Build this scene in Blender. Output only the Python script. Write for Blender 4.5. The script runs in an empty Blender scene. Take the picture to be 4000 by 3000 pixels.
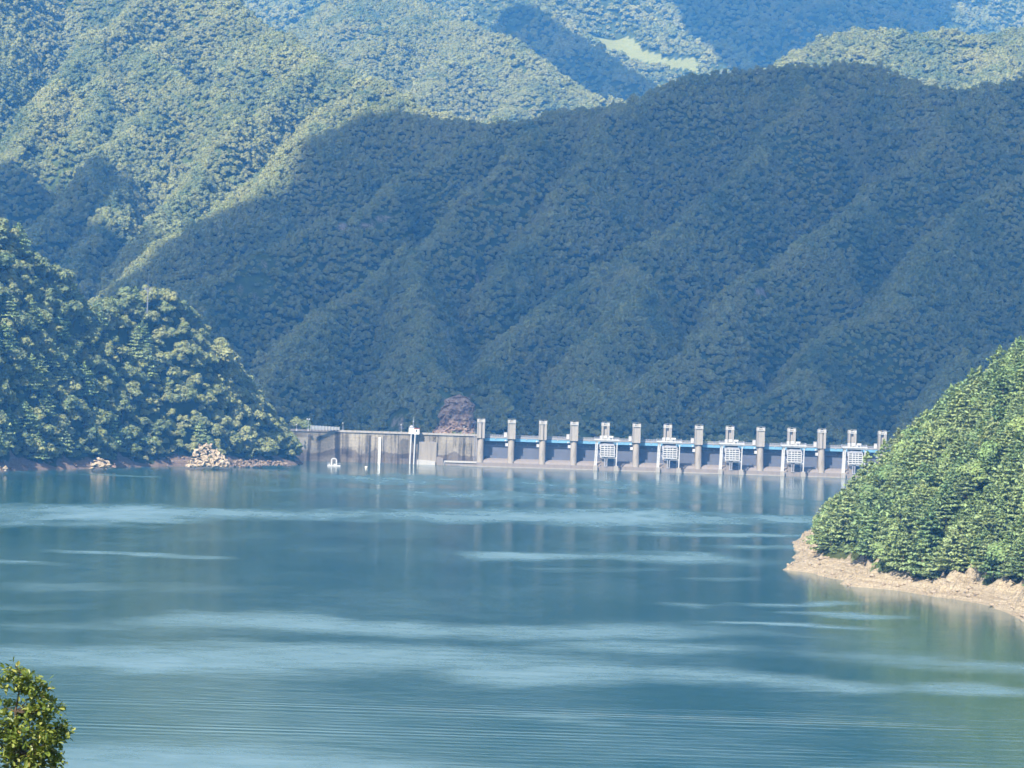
import bpy, bmesh, math, random
import numpy as np
from mathutils import Vector, Matrix, Quaternion

sc = bpy.context.scene
COL = sc.collection
R = math.radians

# ------------------------------------------------------------------ camera
F = 14230.0                       # focal length in pixels of the 4000 px wide photograph
CAMH = 41.2                       # height of the viewpoint above the lake
ROLL = R(1.75)
cam = bpy.data.cameras.new('camera')
cam.sensor_width = 36.0
cam.lens = 36.0 * F / 4000.0
cam.clip_start = 1.0
cam.clip_end = 20000.0
camo = bpy.data.objects.new('camera', cam)
COL.objects.link(camo)
camo.matrix_world = (Matrix.Translation((0, 0, CAMH)) @ Matrix.Rotation(R(90) - math.atan(20 / F), 4, 'X')
                     @ Matrix.Rotation(ROLL, 4, 'Z'))
sc.camera = camo

# ------------------------------------------------------------------ light
SUN_EL = R(45)
SUN_AZ = R(29)                    # to the left of straight behind the viewer
to_sun = Vector((-math.sin(SUN_AZ) * math.cos(SUN_EL), -math.cos(SUN_AZ) * math.cos(SUN_EL), math.sin(SUN_EL)))
sl = bpy.data.lights.new('sun', 'SUN')
sl.energy = 5.0
sl.angle = R(0.53)
sl.color = (1.0, 0.95, 0.88)
so = bpy.data.objects.new('sun', sl)
COL.objects.link(so)
so.rotation_euler = to_sun.to_track_quat('Z', 'Y').to_euler()

w = bpy.data.worlds.new('World')
sc.world = w
w.use_nodes = True
wn = w.node_tree.nodes
wn.clear()
sky = wn.new('ShaderNodeTexSky')
sky.sky_type = 'NISHITA'
sky.sun_disc = False
sky.sun_elevation = SUN_EL
sky.sun_rotation = math.atan2(to_sun.x, to_sun.y)
sky.air_density = 1.3
sky.dust_density = 0.6
sky.ozone_density = 1.5
bg = wn.new('ShaderNodeBackground')
bg.inputs['Strength'].default_value = 0.10
wo = wn.new('ShaderNodeOutputWorld')
w.node_tree.links.new(sky.outputs[0], bg.inputs[0])
w.node_tree.links.new(bg.outputs[0], wo.inputs[0])

sc.view_settings.view_transform = 'Standard'
sc.view_settings.look = 'None'
sc.view_settings.exposure = 1.05
sc.view_settings.gamma = 1.0
sc.cycles.max_bounces = 6
sc.cycles.diffuse_bounces = 2
sc.cycles.glossy_bounces = 3
sc.cycles.transmission_bounces = 2
sc.cycles.volume_bounces = 1
sc.cycles.use_denoising = True
sc.cycles.sample_clamp_indirect = 4.0

HAZE_COLOR = (0.09, 0.38, 1.0, 1)
HAZE_DENSITY = 1.2e-4
HAZE_TOP = 640.0

# ------------------------------------------------------------------ helpers
_c, _s = math.cos(ROLL), math.sin(ROLL)


def P(px, py, d):
    """a direction of the photograph, taken out to the distance d, as a point of the place"""
    dx, dy = px - 2000.0, py - 1500.0
    tx, ty = dx * _c + dy * _s, -dx * _s + dy * _c
    return (tx * d / F, d, CAMH - (ty + 20.0) * d / F)


def W(px, py):
    """where that direction meets the lake"""
    dx, dy = px - 2000.0, py - 1500.0
    ty = -dx * _s + dy * _c
    return P(px, py, CAMH * F / (ty + 20.0))


def hsh(ix, iy, iz, seed):
    n = (ix.astype(np.int64) * 374761393 + iy.astype(np.int64) * 668265263 + iz.astype(np.int64) * 2147483647 + seed * 974634777) & 0x7fffffff
    n = ((n ^ (n >> 13)) * 1274126177) & 0x7fffffff
    n = ((n ^ (n >> 16)) * 668265263) & 0x7fffffff
    return ((n ^ (n >> 15)) & 0xffff) / 65535.0


def vnoise(x, y, z=None, seed=0):
    x = np.asarray(x, float)
    y = np.asarray(y, float)
    z = np.zeros_like(x) if z is None else np.asarray(z, float)
    ix, iy, iz = np.floor(x), np.floor(y), np.floor(z)
    fx, fy, fz = x - ix, y - iy, z - iz
    fx, fy, fz = [f * f * (3 - 2 * f) for f in (fx, fy, fz)]
    r = 0
    for a in (0, 1):
        for b in (0, 1):
            for c in (0, 1):
                wgt = (fx if a else 1 - fx) * (fy if b else 1 - fy) * (fz if c else 1 - fz)
                r = r + wgt * hsh(ix + a, iy + b, iz + c, seed)
    return r * 2 - 1


def fbm(x, y, z=None, seed=0, octs=4, gain=0.5):
    r, a, f = 0, 1.0, 1.0
    for o in range(octs):
        r = r + a * vnoise(np.asarray(x) * f, np.asarray(y) * f, None if z is None else np.asarray(z) * f, seed + o * 17)
        a *= gain
        f *= 2.03
    return r


def sstep(a, b, x):
    t = np.clip((x - a) / (b - a), 0, 1)
    return t * t * (3 - 2 * t)


def mesh_np(name, verts, faces, mats, smooth=False, midx=None):
    """faces: (n,k) int array, or a list of tuples"""
    me = bpy.data.meshes.new(name)
    if isinstance(faces, np.ndarray):
        n, k = faces.shape
        me.vertices.add(len(verts))
        me.vertices.foreach_set('co', np.asarray(verts, np.float32).ravel())
        me.loops.add(n * k)
        me.loops.foreach_set('vertex_index', faces.astype(np.int32).ravel())
        me.polygons.add(n)
        me.polygons.foreach_set('loop_start', np.arange(0, n * k, k, dtype=np.int32))
        me.polygons.foreach_set('loop_total', np.full(n, k, np.int32))
        me.update(calc_edges=True)
    else:
        me.from_pydata([tuple(map(float, v)) for v in verts], [], [tuple(f) for f in faces])
        me.update()
    for m in (mats if isinstance(mats, (list, tuple)) else [mats]):
        me.materials.append(m)
    if midx is not None:
        me.polygons.foreach_set('material_index', np.asarray(midx, np.int32))
    if smooth:
        me.polygons.foreach_set('use_smooth', np.ones(len(me.polygons), bool))
    return me


def link(name, me, parent=None, loc=None, **props):
    o = bpy.data.objects.new(name, me)
    COL.objects.link(o)
    if parent is not None:
        o.parent = parent
    if loc is not None:
        o.location = loc
    for k, v in props.items():
        o[k] = v
    return o


def thing(name, label, cat, loc=(0, 0, 0), rz=0.0, group=None):
    o = bpy.data.objects.new(name, None)
    o.empty_display_size = 0.5
    COL.objects.link(o)
    o.location = loc
    o.rotation_euler = (0, 0, rz)
    o['label'] = label
    o['category'] = cat
    if group:
        o['group'] = group
    return o


class MB:
    """collects boxes, bars and tubes into one mesh"""

    def __init__(self):
        self.v, self.f, self.m = [], [], []

    def add(self, vs, fs, mi=0):
        b = len(self.v)
        self.v += [tuple(v) for v in vs]
        self.f += [tuple(i + b for i in f) for f in fs]
        self.m += [mi] * len(fs)

    def box(self, x0, x1, y0, y1, z0, z1, mi=0):
        vs = [(x0, y0, z0), (x1, y0, z0), (x1, y1, z0), (x0, y1, z0), (x0, y0, z1), (x1, y0, z1), (x1, y1, z1), (x0, y1, z1)]
        self.add(vs, [(0, 3, 2, 1), (4, 5, 6, 7), (0, 1, 5, 4), (1, 2, 6, 5), (2, 3, 7, 6), (3, 0, 4, 7)], mi)

    def tube(self, a, b, r0, r1=None, n=8, mi=0):
        r1 = r0 if r1 is None else r1
        a, b = Vector(a), Vector(b)
        q = (b - a).to_track_quat('Z', 'Y')
        vs = []
        for c, r in ((a, r0), (b, r1)):
            for i in range(n):
                t = 2 * math.pi * i / n
                vs.append(c + q @ Vector((r * math.cos(t), r * math.sin(t), 0)))
        fs = [(i, (i + 1) % n, n + (i + 1) % n, n + i) for i in range(n)] + [tuple(range(n))[::-1], tuple(range(n, 2 * n))]
        self.add(vs, fs, mi)

    def bar(self, a, b, wx, wy, mi=0):
        a, b = Vector(a), Vector(b)
        q = (b - a).to_track_quat('Z', 'Y')
        vs = []
        for c in (a, b):
            for sx, sy in ((-1, -1), (1, -1), (1, 1), (-1, 1)):
                vs.append(c + q @ Vector((sx * wx / 2, sy * wy / 2, 0)))
        self.add(vs, [(0, 3, 2, 1), (4, 5, 6, 7), (0, 1, 5, 4), (1, 2, 6, 5), (2, 3, 7, 6), (3, 0, 4, 7)], mi)

    def prism(self, poly, axis, a0, a1, mi=0):
        """poly of (u, v); axis 'x': u=y, v=z; axis 'z': u=x, v=y; axis 'y': u=x, v=z"""
        n = len(poly)
        vs = []
        for a in (a0, a1):
            for u, v in poly:
                vs.append({'x': (a, u, v), 'y': (u, a, v), 'z': (u, v, a)}[axis])
        fs = [(i, (i + 1) % n, n + (i + 1) % n, n + i) for i in range(n)] + [tuple(range(n))[::-1], tuple(range(n, 2 * n))]
        self.add(vs, fs, mi)

    def ball(self, c, r, n=8, m=5, mi=0, sz=1.0):
        vs, fs = [], []
        for j in range(m + 1):
            ph = math.pi * j / m
            for i in range(n):
                t = 2 * math.pi * i / n
                vs.append((c[0] + r * math.sin(ph) * math.cos(t), c[1] + r * math.sin(ph) * math.sin(t), c[2] + r * sz * math.cos(ph)))
        for j in range(m):
            for i in range(n):
                fs.append((j * n + i, (j + 1) * n + i, (j + 1) * n + (i + 1) % n, j * n + (i + 1) % n))
        self.add(vs, fs, mi)

    def build(self, name, mats, parent=None, bevel=0.0, **props):
        me = bpy.data.meshes.new(name)
        me.from_pydata(self.v, [], self.f)
        for m in (mats if isinstance(mats, (list, tuple)) else [mats]):
            me.materials.append(m)
        me.polygons.foreach_set('material_index', np.asarray(self.m, np.int32))
        bm = bmesh.new()
        bm.from_mesh(me)
        bmesh.ops.recalc_face_normals(bm, faces=bm.faces)
        if bevel:
            bmesh.ops.bevel(bm, geom=[e for e in bm.edges if len(e.link_faces) == 2 and e.calc_face_angle(0) > 0.6],
                            offset=bevel, segments=1, affect='EDGES', clamp_overlap=True)
        bm.to_mesh(me)
        bm.free()
        return link(name, me, parent, **props)


def copy_tree(o, parent=None):
    c = o.copy()
    COL.objects.link(c)
    if parent is not None:
        c.parent = parent
    for ch in list(o.children):
        copy_tree(ch, c)
    return c


# ------------------------------------------------------------------ materials
class NT:
    def __init__(self, name):
        self.m = bpy.data.materials.new(name)
        self.m.use_nodes = True
        self.t = self.m.node_tree
        self.t.nodes.clear()
        self.out = self.t.nodes.new('ShaderNodeOutputMaterial')

    def n(self, typ, **kw):
        nd = self.t.nodes.new('ShaderNode' + typ)
        for k, v in kw.items():
            setattr(nd, k, v)
        return nd

    def l(self, a, b):
        self.t.links.new(a, b)

    def val(self, sock, v):
        if isinstance(v, bpy.types.NodeSocket):
            self.l(v, sock)
        else:
            sock.default_value = v

    def noise(self, scale, detail=4, rough=0.55, vec=None, dist=0.0):
        nd = self.n('TexNoise')
        nd.inputs['Scale'].default_value = scale
        nd.inputs['Detail'].default_value = detail
        nd.inputs['Roughness'].default_value = rough
        nd.inputs['Distortion'].default_value = dist
        if vec is not None:
            self.l(vec, nd.inputs['Vector'])
        return nd.outputs['Fac']

    def ramp(self, fac, stops):
        nd = self.n('ValToRGB')
        e = nd.color_ramp.elements
        while len(e) < len(stops):
            e.new(0.5)
        for i, (p, c) in enumerate(stops):
            e[i].position = p
            e[i].color = c if len(c) == 4 else (*c, 1)
        self.l(fac, nd.inputs[0])
        return nd.outputs[0]

    def mix(self, fac, a, b, mode='MIX'):
        nd = self.n('Mix', data_type='RGBA', blend_type=mode)
        self.val(nd.inputs[0], fac)
        self.val(nd.inputs[6], a if isinstance(a, bpy.types.NodeSocket) else (*a[:3], 1))
        self.val(nd.inputs[7], b if isinstance(b, bpy.types.NodeSocket) else (*b[:3], 1))
        return nd.outputs[2]

    def math(self, op, a, b=0.0, c=0.0, clamp=False):
        nd = self.n('Math', operation=op, use_clamp=clamp)
        for i, v in enumerate((a, b, c)):
            self.val(nd.inputs[i], v)
        return nd.outputs[0]

    def mapping(self, vec, scale=(1, 1, 1), rot=(0, 0, 0)):
        nd = self.n('Mapping')
        nd.inputs['Scale'].default_value = scale
        nd.inputs['Rotation'].default_value = rot
        self.l(vec, nd.inputs['Vector'])
        return nd.outputs[0]

    def coord(self, which='Object'):
        return self.n('TexCoord').outputs[which]

    def attr(self, name, typ='GEOMETRY', out='Fac'):
        nd = self.n('Attribute', attribute_type=typ, attribute_name=name)
        return nd.outputs[out]

    def bump(self, h, strength=0.5, dist=0.1, normal=None):
        nd = self.n('Bump')
        nd.inputs['Strength'].default_value = strength
        nd.inputs['Distance'].default_value = dist
        self.l(h, nd.inputs['Height'])
        if normal is not None:
            self.l(normal, nd.inputs['Normal'])
        return nd.outputs[0]

    def principled(self, color, rough=0.7, spec=0.3, normal=None, metallic=0.0):
        b = self.n('BsdfPrincipled')
        self.val(b.inputs['Base Color'], color if isinstance(color, bpy.types.NodeSocket) else (*color[:3], 1))
        self.val(b.inputs['Roughness'], rough)
        self.val(b.inputs['Specular IOR Level'], spec)
        self.val(b.inputs['Metallic'], metallic)
        if normal is not None:
            self.l(normal, b.inputs['Normal'])
        return b.outputs[0]

    def done(self, shader, vol=None):
        if shader is not None:
            self.l(shader, self.out.inputs['Surface'])
        if vol is not None:
            self.l(vol, self.out.inputs['Volume'])
        return self.m


def leaf_mat(name, cols, trans=0.22, spec=0.2, rough=0.55):
    t = NT(name)
    oi = t.n('ObjectInfo').outputs['Random']
    isl = t.n('NewGeometry').outputs['Random Per Island']
    c = t.ramp(oi, [(i / (len(cols) - 1), c) for i, c in enumerate(cols)])
    tone = t.attr('tone', 'INSTANCER')
    c = t.mix(t.math('MULTIPLY', tone, 1.0, 0, True), c, (0.26, 0.27, 0.13))
    c = t.mix(t.math('MULTIPLY', tone, -1.0, 0, True), c, (0.06, 0.11, 0.06))
    hv = t.n('HueSaturation')
    t.l(c, hv.inputs['Color'])
    t.l(t.math('MULTIPLY_ADD', isl, 0.7, 0.68), hv.inputs['Value'])
    t.l(t.math('MULTIPLY_ADD', isl, 0.03, 0.485), hv.inputs['Hue'])
    p = t.principled(hv.outputs[0], rough, spec)
    tr = t.n('BsdfTranslucent')
    t.l(t.mix(0.5, hv.outputs[0], (0.17, 0.22, 0.06)), tr.inputs[0])
    mx = t.n('MixShader')
    mx.inputs[0].default_value = trans
    t.l(p, mx.inputs[1])
    t.l(tr.outputs[0], mx.inputs[2])
    return t.done(mx.outputs[0])


M = {}
M['leaf_broad'] = leaf_mat('broadleaf_foliage', [(0.195, 0.225, 0.085), (0.23, 0.25, 0.105), (0.165, 0.205, 0.09), (0.245, 0.265, 0.115), (0.205, 0.23, 0.105)])
M['leaf_pine'] = leaf_mat('pine_foliage', [(0.20, 0.28, 0.11), (0.25, 0.315, 0.13), (0.15, 0.24, 0.105), (0.28, 0.34, 0.145)])
M['leaf_young'] = leaf_mat('young_foliage', [(0.20, 0.30, 0.11), (0.25, 0.33, 0.12), (0.18, 0.28, 0.11)])


def near_leaf():
    t = NT('glossy_leaf')
    isl = t.n('NewGeometry').outputs['Random Per Island']
    c = t.ramp(isl, [(0.0, (0.065, 0.11, 0.018)), (0.45, (0.13, 0.18, 0.028)), (0.75, (0.21, 0.25, 0.045)), (0.95, (0.32, 0.34, 0.09)), (1.0, (0.34, 0.25, 0.08))])
    p = t.principled(c, 0.42, 0.45)
    tr = t.n('BsdfTranslucent')
    t.l(t.mix(0.5, c, (0.25, 0.30, 0.02)), tr.inputs[0])
    mx = t.n('MixShader')
    mx.inputs[0].default_value = 0.3
    t.l(p, mx.inputs[1])
    t.l(tr.outputs[0], mx.inputs[2])
    return t.done(mx.outputs[0])


M['leaf_near'] = near_leaf()


def simple(name, col, rough=0.6, spec=0.3, nscale=1.5, amt=0.25, bump=0.0, metallic=0.0):
    t = NT(name)
    co = t.coord()
    n = t.noise(nscale, 6, 0.6, co)
    dk = tuple(c * (1 - amt) for c in col)
    lt = tuple(min(1, c * (1 + amt * 0.6)) for c in col)
    c = t.ramp(n, [(0.3, dk), (0.7, lt)])
    nm = t.bump(n, bump, 0.1) if bump else None
    return t.done(t.principled(c, rough, spec, nm, metallic))


M['bark'] = simple('bark', (0.10, 0.075, 0.055), 0.9, 0.1, 6, 0.4, 0.5)
M['white_paint'] = simple('weathered_white_paint', (0.42, 0.43, 0.46), 0.5, 0.3, 0.9, 0.22)
M['bright_white'] = simple('bright_white_paint', (0.68, 0.69, 0.72), 0.5, 0.3, 0.9, 0.08)
M['blue_paint'] = simple('blue_girder_paint', (0.13, 0.30, 0.48), 0.5, 0.35, 0.5, 0.15)
M['dark_steel'] = simple('dark_steel', (0.05, 0.06, 0.085), 0.5, 0.4, 0.7, 0.25)
M['gate_steel'] = simple('gate_steel', (0.09, 0.105, 0.15), 0.55, 0.35, 0.35, 0.14)
M['grey_metal'] = simple('grey_metal', (0.40, 0.41, 0.44), 0.5, 0.4, 1.0, 0.15)
M['rail_metal'] = simple('rail_metal', (0.30, 0.31, 0.37), 0.5, 0.4, 1.0, 0.15)
M['mast_grey'] = simple('mast_grey', (0.15, 0.17, 0.21), 0.6, 0.3, 1.0, 0.15)
M['black'] = simple('black_marks', (0.03, 0.03, 0.035), 0.7, 0.2)
M['glass'] = simple('dark_glass', (0.03, 0.045, 0.06), 0.1, 0.5, 1, 0.1)
M['red_trim'] = simple('red_trim', (0.35, 0.10, 0.06), 0.6, 0.2)
M['buoy'] = simple('cream_buoy', (0.80, 0.76, 0.62), 0.4, 0.4, 2, 0.08)


def cloud_mat():
    t = NT('thin_cloud')
    d = t.n('BsdfDiffuse')
    d.inputs[0].default_value = (0.8, 0.82, 0.86, 1)
    tp = t.n('BsdfTransparent')
    mx = t.n('MixShader')
    mx.inputs[0].default_value = 0.70       # thin: some sunlight comes through top and bottom faces
    t.l(tp.outputs[0], mx.inputs[1])
    t.l(d.outputs[0], mx.inputs[2])
    return t.done(mx.outputs[0])


M['cloud'] = cloud_mat()


def concrete(name, base, stain=0.5):
    t = NT(name)
    co = t.coord()
    streak = t.noise(0.55, 5, 0.65, t.mapping(co, (1.6, 1.6, 0.12)))
    blotch = t.noise(0.22, 5, 0.6, co)
    fine = t.noise(3.0, 4, 0.6, co)
    dark = tuple(c * 0.42 for c in base)
    c = t.mix(t.math('MULTIPLY', t.ramp(streak, [(0.45, (0, 0, 0)), (0.72, (1, 1, 1))]), stain), base, dark)
    c = t.mix(t.math('MULTIPLY', blotch, 0.5), c, tuple(x * 0.75 for x in base))
    c = t.mix(t.math('MULTIPLY', fine, 0.25), c, tuple(x * 1.2 for x in base))
    return t.done(t.principled(c, 0.9, 0.15, t.bump(fine, 0.25, 0.05)))


M['pier'] = concrete('pier_concrete', (0.25, 0.232, 0.215), 0.95)
M['block'] = concrete('tower_block_concrete', (0.30, 0.285, 0.275), 0.8)
M['cap'] = concrete('pale_cap_concrete', (0.38, 0.38, 0.39), 0.4)
M['sill'] = concrete('weir_concrete', (0.205, 0.187, 0.185), 0.5)


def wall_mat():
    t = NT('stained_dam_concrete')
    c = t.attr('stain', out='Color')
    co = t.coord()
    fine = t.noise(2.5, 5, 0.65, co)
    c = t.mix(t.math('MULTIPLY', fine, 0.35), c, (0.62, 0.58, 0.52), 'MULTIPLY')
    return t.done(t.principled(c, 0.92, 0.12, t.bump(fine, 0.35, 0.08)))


M['wall'] = wall_mat()


def terrain_mat(name, floor_a, floor_b, rock_a, rock_b, nscale=0.12):
    """forest floor, with bare rock or soil where the attribute 'bare' says so"""
    t = NT(name)
    co = t.coord()
    n1 = t.noise(nscale, 6, 0.65, co)
    n2 = t.noise(nscale * 7, 5, 0.6, co)
    vo = t.n('TexVoronoi', feature='DISTANCE_TO_EDGE')
    vo.inputs['Scale'].default_value = 0.45
    t.l(t.mapping(co, (1, 1, 1.6)), vo.inputs['Vector'])
    fl = t.ramp(n1, [(0.35, floor_a), (0.65, floor_b)])
    rk = t.ramp(n2, [(0.3, rock_a), (0.62, rock_b)])
    crack = t.ramp(vo.outputs[0], [(0.0, (0.55, 0.5, 0.47)), (0.06, (1, 1, 1))])
    rk = t.mix(0.5, rk, crack, 'MULTIPLY')
    lines = t.noise(1.0, 4, 0.7, t.mapping(co, (0.04, 0.04, 2.6)))
    rk = t.mix(0.8, rk, t.ramp(lines, [(0.35, (0.62, 0.58, 0.55)), (0.6, (1.0, 1.0, 1.0))]), 'MULTIPLY')
    bare = t.attr('bare')
    b2 = t.math('ADD', bare, t.math('MULTIPLY_ADD', n2, 0.5, -0.25))
    fac = t.ramp(b2, [(0.35, (0, 0, 0)), (0.6, (1, 1, 1))])
    c = t.mix(fac, fl, rk)
    h = t.math('ADD', n2, t.math('MULTIPLY', n1, 0.8))
    return t.done(t.principled(c, 0.95, 0.1, t.bump(h, 0.6, 0.5)))


M['forest_floor'] = terrain_mat('forest_floor', (0.035, 0.055, 0.022), (0.07, 0.10, 0.035), (0.16, 0.13, 0.12), (0.34, 0.29, 0.26))
M['mud_bank'] = terrain_mat('mud_bank', (0.022, 0.035, 0.014), (0.04, 0.058, 0.02), (0.10, 0.075, 0.062), (0.21, 0.165, 0.14), 0.2)
M['sand_bank'] = terrain_mat('sand_bank', (0.03, 0.042, 0.015), (0.06, 0.075, 0.022), (0.19, 0.16, 0.118), (0.385, 0.33, 0.245), 0.35)
M['clearing'] = terrain_mat('clearing_ground', (0.022, 0.035, 0.014), (0.045, 0.065, 0.022), (0.14, 0.18, 0.075), (0.21, 0.24, 0.115), 0.05)


def rock_mat(name, a, b, c3):
    t = NT(name)
    co = t.coord()
    n = t.noise(0.5, 7, 0.65, co)
    n2 = t.noise(3.0, 5, 0.6, co)
    c = t.ramp(n, [(0.3, a), (0.5, b), (0.68, c3)])
    c = t.mix(t.math('MULTIPLY', n2, 0.4), c, (0.62, 0.55, 0.5), 'MULTIPLY')
    return t.done(t.principled(c, 0.95, 0.1, t.bump(n2, 0.8, 0.3)))


M['cliff_rock'] = rock_mat('cliff_rock', (0.20, 0.135, 0.11), (0.38, 0.275, 0.225), (0.56, 0.42, 0.33))
M['bank_stone'] = rock_mat('bank_stone', (0.22, 0.18, 0.14), (0.34, 0.285, 0.225), (0.42, 0.36, 0.29))
M['mud_stone'] = rock_mat('mud_stone', (0.12, 0.095, 0.08), (0.21, 0.17, 0.145), (0.30, 0.25, 0.21))
M['pale_rock'] = rock_mat('pale_rock', (0.22, 0.18, 0.135), (0.38, 0.32, 0.245), (0.48, 0.415, 0.33))


def water_mat():
    t = NT('lake_water')
    geo = t.n('NewGeometry')
    pos = geo.outputs['Position']
    near_n = t.noise(0.30, 4, 0.65, t.mapping(pos, (0.45, 0.8, 1)))
    far_n = t.noise(1.0, 4, 0.7, t.mapping(pos, (0.14, 0.035, 1)))
    sep = t.n('SeparateXYZ')
    t.l(pos, sep.inputs[0])
    fy = t.math('MULTIPLY_ADD', sep.outputs[1], 1.0 / 700, -500.0 / 700, True)
    ws = t.math('ADD', t.math('MULTIPLY', near_n, t.math('SUBTRACT', 1.0, fy)), t.math('MULTIPLY', far_n, fy))
    ws = t.math('MULTIPLY_ADD', ws, 4.0, -1.5, True)
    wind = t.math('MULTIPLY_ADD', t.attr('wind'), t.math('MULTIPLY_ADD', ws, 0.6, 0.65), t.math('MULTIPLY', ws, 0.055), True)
    wake = t.math('MULTIPLY', t.attr('wake'), t.ramp(t.noise(0.045, 3, 0.6, t.mapping(pos, (0.35, 1.0, 1))), [(0.35, (0.1, 0.1, 0.1)), (0.65, (1, 1, 1))]))
    n1 = t.noise(0.35, 3, 0.55, t.mapping(pos, (0.55, 1.0, 1), (0, 0, 0.12)))
    n2 = t.noise(1.3, 3, 0.6, t.mapping(pos, (0.6, 1.0, 1), (0, 0, -0.1)))
    n3 = t.noise(0.05, 4, 0.6, t.mapping(pos, (0.5, 1.0, 1)))
    wv = t.n('TexWave', wave_type='BANDS', bands_direction='Y', wave_profile='SIN')
    wv.inputs['Scale'].default_value = 0.085
    wv.inputs['Distortion'].default_value = 7.0
    wv.inputs['Detail'].default_value = 2.0
    wv.inputs['Detail Scale'].default_value = 0.8
    t.l(t.mapping(pos, (0.12, 1.0, 1), (0, 0, 0.03)), wv.inputs['Vector'])
    h = t.math('ADD', t.math('MULTIPLY', n1, 0.16), t.math('MULTIPLY', n2, 0.045))
    amp = t.math('MULTIPLY_ADD', wind, 0.75, 0.2)
    h = t.math('MULTIPLY', h, amp)
    h = t.math('ADD', h, t.math('MULTIPLY', t.math('MULTIPLY', wv.outputs['Fac'], wake), 0.065))
    nm = t.bump(h, 1.0, 1.0)
    rough = t.math('ADD', t.math('MULTIPLY_ADD', wind, 0.34, 0.06), t.math('MULTIPLY', n3, 0.06))
    col = t.mix(wind, (0.004, 0.056, 0.056), (0.11, 0.185, 0.215))  # paler colour in ruffled streaks paints in part of the sky's reflection
    b = t.n('BsdfPrincipled')
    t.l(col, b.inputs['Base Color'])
    t.l(rough, b.inputs['Roughness'])
    b.inputs['IOR'].default_value = 1.333
    t.l(nm, b.inputs['Normal'])
    return t.done(b.outputs[0])


M['water'] = water_mat()


# ------------------------------------------------------------------ terrain
def seg_field(X, Y, lines, k=5.0, r=9.0):
    """height of the land under a set of ridge lines: list of (slope, [(x, y, z), ...])"""
    acc = np.zeros_like(X)
    for s, pts in lines:
        for (x0, y0, z0), (x1, y1, z1) in zip(pts[:-1], pts[1:]):
            dx, dy = x1 - x0, y1 - y0
            L2 = dx * dx + dy * dy + 1e-6
            t = np.clip(((X - x0) * dx + (Y - y0) * dy) / L2, 0, 1)
            dist = np.hypot(X - x0 - t * dx, Y - y0 - t * dy)
            h = z0 + t * (z1 - z0) - s * (np.sqrt(dist * dist + r * r) - r)
            acc += np.exp(np.clip((h + 100) / k, -80, 600) / 1.0)
    return k * np.log(acc + 1e-300) - 100


def inside(X, Y, poly):
    res = np.zeros(X.shape, bool)
    n = len(poly)
    for i in range(n):
        x0, y0 = poly[i]
        x1, y1 = poly[(i + 1) % n]
        c = ((y0 > Y) != (y1 > Y)) & (X < (x1 - x0) * (Y - y0) / (y1 - y0 + 1e-12) + x0)
        res ^= c
    return res


def sdist(X, Y, poly):
    """distance from the shoreline, positive on land"""
    d = np.full(X.shape, 1e9)
    n = len(poly)
    for i in range(n):
        x0, y0 = poly[i]
        x1, y1 = poly[(i + 1) % n]
        dx, dy = x1 - x0, y1 - y0
        t = np.clip(((X - x0) * dx + (Y - y0) * dy) / (dx * dx + dy * dy + 1e-9), 0, 1)
        d = np.minimum(d, np.hypot(X - x0 - t * dx, Y - y0 - t * dy))
    return np.where(inside(X, Y, poly), d, -d)


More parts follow.
